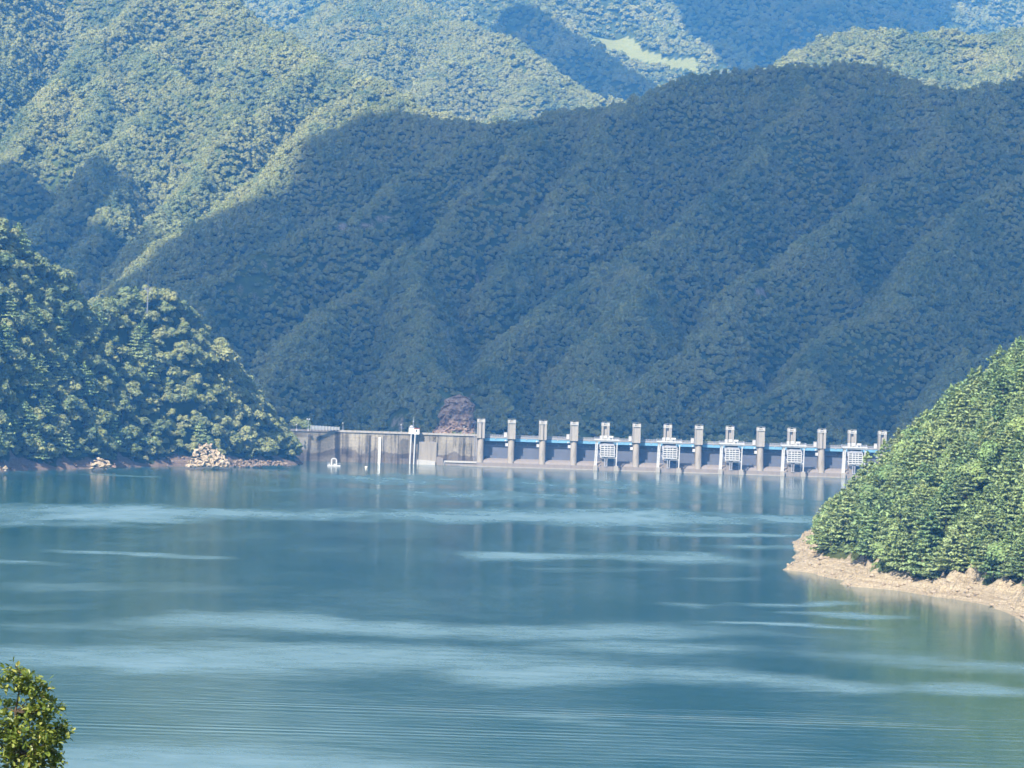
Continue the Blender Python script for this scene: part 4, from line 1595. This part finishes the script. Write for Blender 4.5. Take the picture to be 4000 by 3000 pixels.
    cb.build('cross_beam', M['white_paint'], t)
    gr = MB()
    gr.bar((-0.75, -0.6, 2.1), (-0.7, -0.6, 6.4), 0.32, 0.32)
    gr.bar((0.2, -0.6, 2.1), (0.25, -0.6, 6.4), 0.32, 0.32)
    gr.box(-2.1, -1.1, -0.8, -0.2, 5.6, 6.3)
    gr.box(-1.0, 0.6, -0.9, -0.2, 1.9, 2.2)
    gr.prism([(-0.9, 6.7), (0.4, 6.7), (0.1, 6.0), (-0.6, 6.0)], 'y', -0.8, -0.3)
    gr.build('guide_rods', M['rail_metal'], t)
    tk = MB()
    tk.prism([(-2.4, 1.9), (0.2, 1.9), (-0.4, 4.6), (-1.9, 5.4), (-2.4, 5.2)], 'y', 0.6, 2.4)
    tk.build('intake_hood', M['sill'], t)


tower_labels = {4: 'white intake tower furthest left, in front of the fifth pier of the dam', 6: 'white intake tower second from the left along the dam',
                8: 'white intake tower in the middle of the five along the dam', 10: 'white intake tower second from the right, fully in view on the dam',
                12: 'white intake tower partly hidden behind the trees of the right headland'}
for i, lab in tower_labels.items():
    intake_tower(i, pier_x[i], lab)

# ------------------------------------------------------------------ small things on and near the dam
# gauge hut on two pipes
hx0, hx1 = X(1596), X(1637)
hut = thing('gauge_hut', 'small white hut on two tall pipes with a mast, hanging off the dam crest', 'hut', ((hx0 + hx1) / 2, DY - 2.6, 0))
h = MB()
h.box(-2.45, -0.02, -1.5, 2.0, 14.1, 17.0)
h.box(0.0, 2.45, -1.35, 2.0, 14.0, 16.6)
hw_ = h.build('wall', M['bright_white'], hut, 0.05)
h = MB()
h.box(-1.5, -0.8, -1.54, -1.5, 15.9, 16.1)
h.box(0.75, 1.45, -1.39, -1.35, 15.2, 16.1)
h.build('window', M['glass'], hw_)
h = MB()
h.box(-0.1, 2.65, -1.6, 2.2, 16.62, 16.85)
h.build('roof', M['red_trim'], hut)
h = MB()
h.box(-2.6, 0.05, -1.7, 2.2, 17.0, 17.25)
h.ball((-1.25, 0, 17.2), 1.05, 14, 8, 0, 0.9)
h.build('roof', M['rail_metal'], hut)
for xx, dx in ((-1.25, -0.35), (0.55, -0.35)):
    h = MB()
    h.tube((xx + dx, -1.1, -3), (xx, -1.1, 14.1), 0.36, 0.36, 12)
    h.build('pipe', M['white_paint'], hut)
h = MB()
h.tube((-0.5, 0.4, 17.2), (-0.5, 0.4, 22.0), 0.09, 0.06, 6)
h.ball((-0.5, 0.4, 19.9), 0.34)
h.bar((-0.85, 0.4, 20.9), (-0.15, 0.4, 20.9), 0.08, 0.08)
h.build('mast', M['grey_metal'], hut)

# water level gauge
gx = X(1482)
gauge = thing('water_gauge', 'tall white water level gauge board with black ticks fixed to the dam wall', 'gauge', (gx, DY - 0.5, 0))
h = MB()
h.box(-0.62, 0.62, -0.25, 0.2, -3, 12.0)
h.build('board', M['bright_white'], gauge)
h = MB()
z = 0.5
k = 0
while z < 11.8:
    h.box(-0.60, (-0.05 if k % 5 else 0.25), -0.27, -0.25, z, z + 0.12)
    z += 0.3
    k += 1
h.build('tick_marks', M['black'], gauge)

# floating platform
pp = W(1304, 1821)
pon = thing('pontoon', 'white floating platform with an arched frame in front of the dam', 'pontoon', (pp[0], pp[1], 0), R(3))
pon.scale = (0.92, 0.92, 0.92)
h = MB()
h.box(-3.15, 3.15, -1.9, 1.9, -0.35, 0.62)
h.build('hull', M['white_paint'], pon, 0.06)
h = MB()
pts = [(-1.15, 0.62), (-1.15, 3.0), (-1.0, 3.45), (-0.6, 3.65), (0.6, 3.65), (1.0, 3.45), (1.15, 3.0), (1.15, 0.62)]
for a, b in zip(pts[:-1], pts[1:]):
    h.bar((a[0], 0, a[1]), (b[0], 0, b[1]), 0.7, 0.62)
h.build('arch', M['white_paint'], pon)
h = MB()
for xx in (-3.0, -1.9, 1.9, 3.0):
    for yy in (-1.75, 1.75):
        h.bar((xx, yy, 0.62), (xx, yy, 1.5), 0.1, 0.1)
for yy in (-1.75, 1.75):
    for xa, xb_ in ((-3.0, -1.6), (1.6, 3.0)):
        h.bar((xa, yy, 1.5), (xb_, yy, 1.5), 0.1, 0.1)
for xx in (-3.0, 3.0):
    h.bar((xx, -1.75, 1.5), (xx, 1.75, 1.5), 0.1, 0.1)
h.build('railing', M['rail_metal'], pon)
h = MB()
h.box(-0.2, 0.75, -1.2, -0.5, 0.63, 1.2)
h.box(-2.6, -1.9, 0.3, 1.0, 0.63, 1.1)
h.build('deck_box', M['grey_metal'], pon, 0.03)

bp = W(1430.5, 1829)
buoy = thing('buoy', 'small cream buoy floating in front of the dam', 'buoy', (bp[0], bp[1], 0))
h = MB()
h.tube((0, 0, -0.3), (0, 0, 0.55), 0.38, 0.66, 14)
h.tube((0, 0, 0.55), (0, 0, 0.85), 0.66, 0.58, 14)
h.build('float', M['buoy'], buoy, 0.05)
h = MB()
h.tube((0, 0, 0.85), (0, 0, 0.98), 0.2, 0.2, 8)
h.build('cap', M['red_trim'], buoy)

# panel fence on the left end of the crest
fa, fb_ = Vector((X(1216) + 0.0, -9.6, CREST + 0.25)), Vector((X(1323), -0.6, CREST + 0.25))
fence = thing('panel_fence', 'row of pale upright fence panels on the left end of the dam crest', 'fence', (0, DY, 0))
n = 9
dirv = (fb_ - fa) / n
for k in range(n):
    a = fa + dirv * k
    b = a + dirv * 0.93
    zt = CREST + 2.15 - 0.06 * k
    h = MB()
    vs = [(a.x, a.y, a.z), (b.x, b.y, b.z), (b.x, b.y, zt), (a.x, a.y, zt), (a.x, a.y + 0.12, a.z), (b.x, b.y + 0.12, b.z), (b.x, b.y + 0.12, zt), (a.x, a.y + 0.12, zt)]
    h.add(vs, [(0, 1, 2, 3), (7, 6, 5, 4), (0, 4, 5, 1), (1, 5, 6, 2), (2, 6, 7, 3), (3, 7, 4, 0)])
    h.build('panel', M['white_paint'] if k in (0, 1, 8) else M['grey_metal'], fence)
for k in range(n + 1):
    a = fa + dirv * k
    h = MB()
    h.bar((a.x, a.y - 0.1, a.z - 0.4), (a.x, a.y - 0.1, CREST + 2.3 - 0.06 * k), 0.22, 0.22)
    h.build('post', M['white_paint'], fence)


def lamp_post(px, ptop, pbot, y, label, double=False):
    x = X(px)
    zt = Zh(px, ptop)
    t = thing('lamp_post', label, 'lamp post', (x, DY + y, 0), 0, 'lamp posts along the dam crest')
    h = MB()
    h.tube((0, 0, CREST - 0.6), (0, 0, zt), 0.11, 0.08, 8)
    h.box(-0.3, 0.3, -0.3, 0.3, CREST - 0.6, CREST + 0.5)
    if double:
        h.bar((-0.5, 0, zt - 0.2), (0.5, 0, zt - 0.2), 0.1, 0.1)
    h.build('pole', M['rail_metal'], t)
    for s in ((-0.5, 0.5) if double else (-0.12,)):
        h = MB()
        h.ball((s, -0.15, zt - (0.0 if double else 0.5)), 0.38 if double else 0.33, 10, 6)
        h.build('lamp_head', M['white_paint'], t)


lamp_post(1205.5, 1637, 1680, -9.0, 'lamp post with two heads at the left end of the dam crest', True)
lamp_post(1337, 1649, 1680, 1.0, 'thin lamp post at the right end of the pale fence panels on the crest')
lamp_post(1565, 1656, 1688, 1.0, 'thin lamp post on the crest just left of the white hut')
lamp_post(1811, 1664, 1696, 1.0, 'thin lamp post on the crest in front of the bare cliff')
lamp_post(1163, 1654, 1678, -14.0, 'short pale lamp post on the crest beside the left headland')

# conifer on the crest behind the double lamp
plant('pine', 'pine_tree', pine_meshes, 2, (X(1196) + 0.8, DY + 3.0, CREST - 1.0), 1.0, (0.62, 0.62, 0.78), 'small dark conifer behind the double lamp at the left end of the dam', 'trees beside the dam')
plant('broad', 'broadleaf_tree', broad_meshes, 1, (X(1180), DY + 9.0, CREST - 2.0), 2.0, (0.75, 0.75, 0.8), 'broadleaf tree beside the left end of the dam crest', 'trees beside the dam')
plant('broad', 'broadleaf_tree', broad_meshes, 3, (X(1150), DY + 12.0, CREST - 2.0), 4.0, (0.8, 0.8, 0.9), 'broadleaf tree beside the left end of the dam crest', 'trees beside the dam')

# antenna mast on the left headland
mp = P(577, 1168, 1532)
mast = thing('antenna_mast', 'thin pale antenna mast with short raised arms above the left headland', 'mast', (mp[0], mp[1], mp[2] - 6.0))
h = MB()
h.tube((0, 0, 0), (0, 0, 10.6), 0.30, 0.26, 8)
h.build('pole', M['mast_grey'], mast)
h = MB()
h.tube((0, 0, 10.6), (0, 0, 15.8), 0.11, 0.05, 6)
h.build('whip', M['mast_grey'], mast)
for s in (-1, 1):
    h = MB()
    h.bar((0, 0, 8.9), (s * 1.5, 0, 10.7), 0.34, 0.34)
    h.bar((0, 0, 10.5), (s * 1.4, 0, 10.6), 0.16, 0.16)
    h.box(s * 1.4 - 0.18, s * 1.4 + 0.18, -0.2, 0.2, 10.1, 11.0)
    h.build('arm', M['mast_grey'], mast)


# ------------------------------------------------------------------ rocks
def rock_pile(name, label, outline, d, blocks, seed, mat, depth, smin, smax, cat='rocks'):
    """angular blocks heaped inside the outline (photo points), standing at the distance d"""
    rng = np.random.default_rng(seed)
    pts = np.array([(P(px, py, d)[0], P(px, py, d)[2]) for px, py in outline])
    x0, x1 = pts[:, 0].min(), pts[:, 0].max()
    z0, z1 = pts[:, 1].min(), pts[:, 1].max()
    poly = [tuple(p) for p in pts]
    bm = bmesh.new()
    n = 0
    base = W((outline[0][0] + outline[-1][0]) / 2, outline[0][1])
    while n < blocks:
        x, z = rng.uniform(x0, x1), z0 + (z1 - z0) * rng.uniform(0, 1) ** 1.25
        if not inside(np.array([x]), np.array([z]), poly)[0]:
            continue
        s = rng.uniform(smin, smax) * (1.15 - 0.4 * (z - z0) / (z1 - z0))
        y = (z - z0) / (z1 - z0) * depth + rng.uniform(0, depth * 0.4)
        vs = []
        ax = rng.uniform(0.6, 1.3, 3) * s
        for k in range(11):
            p = rng.normal(size=3)
            p = p / np.linalg.norm(p) * ax * rng.uniform(0.75, 1.15)
            vs.append(bm.verts.new((x + p[0], y + p[1], z + p[2] * 0.8)))
        r = bmesh.ops.convex_hull(bm, input=vs)
        bmesh.ops.delete(bm, geom=list(set(g for g in r['geom_interior'] if isinstance(g, bmesh.types.BMVert))), context='VERTS')
        n += 1
    cx = (x0 + x1) / 2
    for v in bm.verts:
        v.co.x -= cx
    me = bpy.data.meshes.new(name)
    bm.to_mesh(me)
    bm.free()
    me.materials.append(mat)
    return link(name, me, None, (cx, d, 0), label=label, category=cat)


rock_pile('rock_outcrop', 'pale sunlit rock outcrop under a tree at the tip of the left headland', [(722, 1822), (748, 1795), (755, 1760), (775, 1738), (810, 1733), (845, 1752), (870, 1785), (895, 1795), (890, 1822)], 1500, 230, 3, M['pale_rock'], 4.5, 0.4, 1.35, 'outcrop')
rock_pile('boulder_heap', 'small heap of pale boulders at the waterline of the muddy bank', [(352, 1828), (372, 1800), (392, 1789), (415, 1800), (428, 1826)], 1428, 26, 4, M['pale_rock'], 2.0, 0.4, 1.6, 'boulders')
rock_pile('boulder_heap', 'pale boulders half cut by the left edge, on the muddy bank', [(-60, 1842), (-50, 1800), (0, 1812), (34, 1836)], 1350, 12, 5, M['pale_rock'], 2.0, 0.6, 1.5, 'boulders')
rock_pile('boulder', 'single grey boulder beside the heap on the muddy bank', [(436, 1826), (446, 1812), (456, 1826)], 1432, 4, 6, M['cliff_rock'], 1.0, 0.5, 0.9, 'boulder')
rock_pile('shore_rocks', 'low grey rocks along the waterline right of the pale outcrop', [(905, 1824), (915, 1800), (1000, 1796), (1100, 1806), (1140, 1818)], 1545, 170, 8, M['mud_stone'], 4.0, 0.5, 1.15, 'rocks')


def rubble(name, land, n, seed, zmin, zmax, smin, smax, mat, label):
    """loose stones lying on a bank: nobody could count them"""
    rng = np.random.default_rng(seed)
    x = rng.uniform(land.x0, land.x0 + (land.nx - 1) * land.step, n * 30)
    y = rng.uniform(land.y0, land.y0 + (land.ny - 1) * land.step, n * 30)
    z, b = land.at(x, y), land.at(x, y, land.bare)
    cl_ = fbm(x / 9, y / 9, None, seed, 3)
    ok = (z > zmin) & (z < zmax) & (np.abs(x / y * F) < 2300) & (rng.uniform(0, 1, len(x)) < 0.25 + 0.9 * np.clip(cl_, 0, 1))
    x, y, z = x[ok][:n], y[ok][:n], z[ok][:n]
    base = np.array([(1, 0, 0), (-1, 0.1, 0), (0.1, 1, 0), (0, -1, 0.1), (0, 0, 1), (0.1, 0, -1)], float)
    tri = np.array([(0, 2, 4), (2, 1, 4), (1, 3, 4), (3, 0, 4), (2, 0, 5), (1, 2, 5), (3, 1, 5), (0, 3, 5)])
    m = len(x)
    s = smin + (smax - smin) * rng.uniform(0, 1, m) ** 3
    v = base[None] * (rng.uniform(0.55, 1.3, (m, 6, 1))) * s[:, None, None] * np.array([1, 1, 0.65]) + rng.normal(size=(m, 6, 3)) * 0.16 * s[:, None, None]
    a = rng.uniform(0, 6.28, m)
    ca, sa = np.cos(a)[:, None], np.sin(a)[:, None]
    v = np.stack([v[..., 0] * ca - v[..., 1] * sa, v[..., 0] * sa + v[..., 1] * ca, v[..., 2]], -1)
    v += np.stack([x, y, z + 0.12 * s], 1)[:, None, :]
    f = (tri[None] + (np.arange(m) * 6)[:, None, None]).reshape(-1, 3)
    o = link(name, mesh_np(name, v.reshape(-1, 3), f, mat), label=label)
    o['kind'] = 'stuff'


rubble('rubble', headland, 2600, 171, 0.05, 3.6, 0.15, 1.0, M['bank_stone'], 'loose pale stones on the sandy bank of the right headland')
rubble('rubble', promontory, 1500, 173, 0.05, 4.0, 0.25, 1.2, M['mud_stone'], 'loose brown stones on the muddy bank of the left headland')


def cliff():
    d = 1747.0
    left = [(1672, 1715), (1700, 1665), (1716, 1600), (1738, 1562), (1762, 1548), (1790, 1540)]
    right = [(1868, 1718), (1856, 1665), (1856, 1610), (1846, 1572), (1825, 1550), (1792, 1540)]
    nz, nu = 70, 60
    L = np.array([P(px, py, d)[0::2] for px, py in left])
    Rr = np.array([P(px, py, d)[0::2] for px, py in right])
    zz = np.linspace(L[0, 1], L[-1, 1] - 0.05, nz)
    xl = np.interp(zz, L[:, 1], L[:, 0])
    xr = np.interp(zz, Rr[:, 1], Rr[:, 0])
    xl = xl + fbm(zz / 3.0, zz * 0, None, 161, 3) * 1.1
    xr = xr + fbm(zz / 3.0, zz * 0 + 5, None, 163, 3) * 1.1
    u = np.linspace(-1, 1, nu)
    U, ZZ = np.meshgrid(u, zz)
    XL, XR = np.repeat(xl[:, None], nu, 1), np.repeat(xr[:, None], nu, 1)
    Xx = (XL + XR) / 2 + (XR - XL) / 2 * np.sign(U) * np.abs(np.sin(U * math.pi / 2))
    q = (ZZ - zz[0]) / (zz[-1] - zz[0])
    Yy = q * 9.0 + 9.0 * np.abs(U) ** 3 + 10 * q ** 6
    rid = np.abs(fbm(Xx / 4.5, ZZ / 4.5, Yy / 4.5, 151, 4, 0.55))
    f2 = fbm(Xx / 1.6, ZZ / 1.2, None, 155, 4, 0.6)
    Yy = Yy + rid * 4.6 - 2.0 + np.abs(f2) * 1.5 + 0.8 * ((ZZ / 2.6 + 0.3 * f2) % 1.0)
    Xx = Xx + fbm(ZZ / 2.2, U * 3, None, 157, 3) * 0.7
    v = np.stack([Xx, Yy, ZZ], -1).reshape(-1, 3)
    i = np.arange(nu * nz).reshape(nz, nu)
    f = np.stack([i[:-1, :-1], i[:-1, 1:], i[1:, 1:], i[1:, :-1]], -1).reshape(-1, 4)
    # back wall running into the hill
    b = len(v)
    back = v.copy()
    back[:, 1] = 26
    edge = list(i[0, :]) + list(i[1:, -1]) + list(i[-1, -2::-1]) + list(i[-2:0:-1, 0])
    vb = v[edge].copy()
    vb[:, 1] = 28
    v = np.vstack([v, vb])
    m = len(edge)
    f = np.vstack([f, [[edge[k], b + k, b + (k + 1) % m, edge[(k + 1) % m]] for k in range(m)]])
    cx = v[:, 0].mean()
    v[:, 0] -= cx
    me = mesh_np('cliff', v, f, M['cliff_rock'])
    link('rock_cliff', me, None, (cx, d, 0), label='bare brown rock cliff rising just behind the dam crest', category='cliff')


cliff()


# ------------------------------------------------------------------ the leafy tree top in the near corner
def near_tree():
    D = 60.0
    rng = np.random.default_rng(77)
    rnd = random.Random(77)
    base = P(40, 3420, D)
    t = thing('leafy_tree', 'glossy green leafy treetop close by in the bottom left corner', 'tree', (base[0], base[1], base[2] - 2.5))
    o = np.array([base[0], base[1], base[2] - 2.5])
    cl2 = [(140, 310), (200, 350), (300, 380), (390, 400), (470, 470), (520, 540), (565, 555), (430, 560), (60, 480), (250, 590), (340, 560), (420, 620), (520, 660), (470, 720), (640, 760), (730, 820), (560, 780), (650, 850),
           (400, 830), (300, 860), (120, 800), (60, 920), (250, 930), (420, 960), (560, 1000), (620, 1080), (800, 1070), (850, 1120), (720, 1100), (540, 1130), (330, 1160), (60, 1130), (200, 1280), (330, 1260), (420, 1330),
           (620, 1250), (740, 1240), (560, 1350), (700, 1360), (480, 1450), (640, 1470), (740, 1500), (650, 1600), (400, 1440), (150, 1400), (250, 1500), (60, 1560), (300, 1620), (500, 1640), (560, 1560), (100, 1300), (130, 1050), (180, 1180), (300, 480), (130, 420), (210, 470), (680, 1180), (500, 860),
           (-60, 700), (-120, 900), (-100, 1150), (-140, 1400), (-60, 420), (-220, 1050), (-240, 1300), (-180, 1600), (40, 1750), (250, 1800), (450, 1780), (640, 1750), (-100, 1850), (120, 1950), (380, 1960), (600, 1920), (-220, 2000), (300, 2150), (0, 2150), (520, 2120)]
    C, N = [], []
    mb = MB()
    tr = [np.array(P(30, 3420, D)) - o - np.array([0, 0, 2.5]), np.array(P(30, 3420, D)) - o]
    spine = [np.array(P(px, py, D)) - o for px, py in ((40, 3150), (60, 2960), (62, 2850), (60, 2780), (75, 2700), (90, 2640), (60, 2600))]
    path = tr + spine
    rr = [0.07, 0.06, 0.05, 0.035, 0.026, 0.02, 0.014, 0.010, 0.006]
    for a, b, r0, r1 in zip(path[:-1], path[1:], rr[:-1], rr[1:]):
        mb.tube(a, b, r0, r1, 7)
    lv, lf = [], []
    cl2 = cl2 + [(cx * 0.92 - 10 + rnd.uniform(-55, 55), cy + 70 + rnd.uniform(-55, 55)) for cx, cy in cl2 if cy > 820]
    for cx, cy in cl2:
        px, py = cx / 3.318, 2522 + cy / 3.318
        dep = rnd.uniform(-0.28, 0.28)
        c = np.array(P(px, py, D)) - o + np.array([0, dep, 0])
        # a twig from the nearest lower point of the trunk
        best = min(path[2:], key=lambda p: np.linalg.norm(p + np.array([0, 0, 0.12]) - c) + (5 if p[2] > c[2] + 0.02 else 0))
        mid = (best + c) / 2 + np.array([0, 0, -0.03])
        mb.tube(best, mid, 0.010, 0.007, 5)
        mb.tube(mid, c, 0.007, 0.003, 5)
        m = rnd.randint(28, 42)
        for k in range(m):
            d = rng.normal(size=3)
            d[2] = d[2] * 0.75 + 0.25
            d /= np.linalg.norm(d)
            p0 = c + d * rng.uniform(0.0, 0.10) + rng.normal(size=3) * 0.035
            ln = rng.uniform(0.06, 0.125)
            wd = ln * rng.uniform(0.24, 0.33)
            ax = d + rng.normal(size=3) * 0.45
            ax /= np.linalg.norm(ax)
            up = np.array([0, 0, 1.0]) + rng.normal(size=3) * 0.45
            sd = np.cross(ax, up)
            sd /= np.linalg.norm(sd) + 1e-9
            nn = np.cross(sd, ax)
            b = len(lv)
            fold, droop = rng.uniform(0.1, 0.35) * wd, rng.uniform(0.0, 0.2) * ln
            lv += [p0, p0 + ax * ln * 0.3 + sd * wd * 0.85 + nn * fold, p0 + ax * ln * 0.68 + sd * wd + nn * fold - np.array([0, 0, droop * 0.5]), p0 + ax * ln - np.array([0, 0, droop]),
                   p0 + ax * ln * 0.68 - sd * wd + nn * fold - np.array([0, 0, droop * 0.5]), p0 + ax * ln * 0.3 - sd * wd * 0.85 + nn * fold, p0 + ax * ln * 0.35, p0 + ax * ln * 0.7 - np.array([0, 0, droop * 0.5])]
            lf += [(b, b + 1, b + 6), (b + 1, b + 2, b + 7, b + 6), (b + 2, b + 3, b + 7), (b, b + 6, b + 5), (b + 5, b + 6, b + 7, b + 4), (b + 4, b + 7, b + 3)]
    mb.build('trunk', M['bark'], t)
    me = mesh_np('crown', lv, lf, M['leaf_near'])
    link('crown', me, t)


near_tree()

# ------------------------------------------------------------------ clouds above the frame: they shade the ridge and the far valley
def cloud_slab(mb, ring, zc, seed, thick=70.0):
    pts = []
    for p in ring:
        t = (zc - p[2]) / to_sun.z
        pts.append((p[0] + to_sun.x * t, p[1] + to_sun.y * t))
    out = []
    n = len(pts)
    for i in range(n):
        a, b = pts[i], pts[(i + 1) % n]
        L = math.hypot(b[0] - a[0], b[1] - a[1])
        m = max(1, int(L / 22))
        for k in range(m):
            out.append((a[0] + (b[0] - a[0]) * k / m, a[1] + (b[1] - a[1]) * k / m))
    A = np.array(out)
    A[:, 0] += fbm(A[:, 0] / 45, A[:, 1] / 45, None, seed, 3) * 7
    A[:, 1] += fbm(A[:, 0] / 45, A[:, 1] / 45, None, seed + 5, 3) * 7
    cx, cy = A.mean(0)
    n = len(A)
    vs, fs = [], []
    for sc_, dz in ((1.0, 0.0), (0.97, thick * 0.6), (0.9, thick)):
        for q in A:
            vs.append((cx + (q[0] - cx) * sc_, cy + (q[1] - cy) * sc_, zc + dz))
    for r in range(2):
        for i in range(n):
            fs.append((r * n + i, r * n + (i + 1) % n, (r + 1) * n + (i + 1) % n, (r + 1) * n + i))
    fs.append(tuple(range(n))[::-1])
    fs.append(tuple(range(2 * n, 3 * n)))
    mb.add(vs, fs)


cl = MB()
crest = [(px, py) for px, py in ((1627, 440), (1808, 480), (2007, 480), (2170, 449), (2405, 377), (2676, 277), (2893, 250), (3074, 232), (3309, 232), (3435, 259), (3544, 304), (3706, 328), (3851, 317), (4000, 277), (4300, 190))]
ring = [P(300, 1260, dm(1220)), P(452, 1115, dm(1103) + 8), P(777, 868, dm(850) + 8), P(1012, 765, dm(741)), P(1200, 640, dm(580)), P(1330, 560, dm(470) - 10), P(1480, 490, dm(420) - 10)]
ring += [P(px, py, dm(py) + 22) for px, py in crest]
ring += [(430, 2450, 200), (430, 1752, 14), (150, 1752, 14), (-95, 1752, 14), (-150, 1800, 14), (-260, 1880, 30)]
cloud_slab(cl, ring, 1250.0, 7)
ring2 = [P(-400, 700, 2450), P(0, 690, 2440), P(200, 640, 2440), P(330, 640, 2420), P(330, 740, 2400), P(210, 850, 2330), P(190, 960, 2280), P(430, 980, 2240), P(440, 1130, 2120), P(200, 1120, 2130), P(-400, 1000, 2200)]
cloud_slab(cl, ring2, 1230.0, 9)
ring3 = [P(1950, 60, 4620), P(2180, 120, 4480), P(2330, 200, 4400), P(2480, 235, 4300), P(2700, 300, 4200), P(2600, 480, 4050), P(2300, 480, 4100), P(1800, 200, 4500)]
cloud_slab(cl, ring3, 1230.0, 11)
ring4 = [P(2500, -300, 5500), P(3000, -300, 5600), P(3700, -200, 5700), P(3900, 0, 5500), P(3700, 100, 5200), P(3500, 300, 4700), P(2900, 300, 4500), P(2700, 130, 4800)]
cloud_slab(cl, ring4, 1240.0, 13)
co = cl.build('clouds', M['cloud'])
co['kind'] = 'stuff'

# ------------------------------------------------------------------ haze
hz = NT('haze_air')
pv = hz.n('VolumePrincipled')
pv.inputs['Color'].default_value = HAZE_COLOR
pv.inputs['Density'].default_value = HAZE_DENSITY
pv.inputs['Anisotropy'].default_value = 0.0
pv.inputs['Absorption Color'].default_value = (1, 1, 1, 1)
hz.done(None, pv.outputs[0])
hb = MB()
hb.box(-9500, 9500, -3500, 12500, -47.0, HAZE_TOP)
ho = hb.build('haze', hz.m)
ho['kind'] = 'stuff'
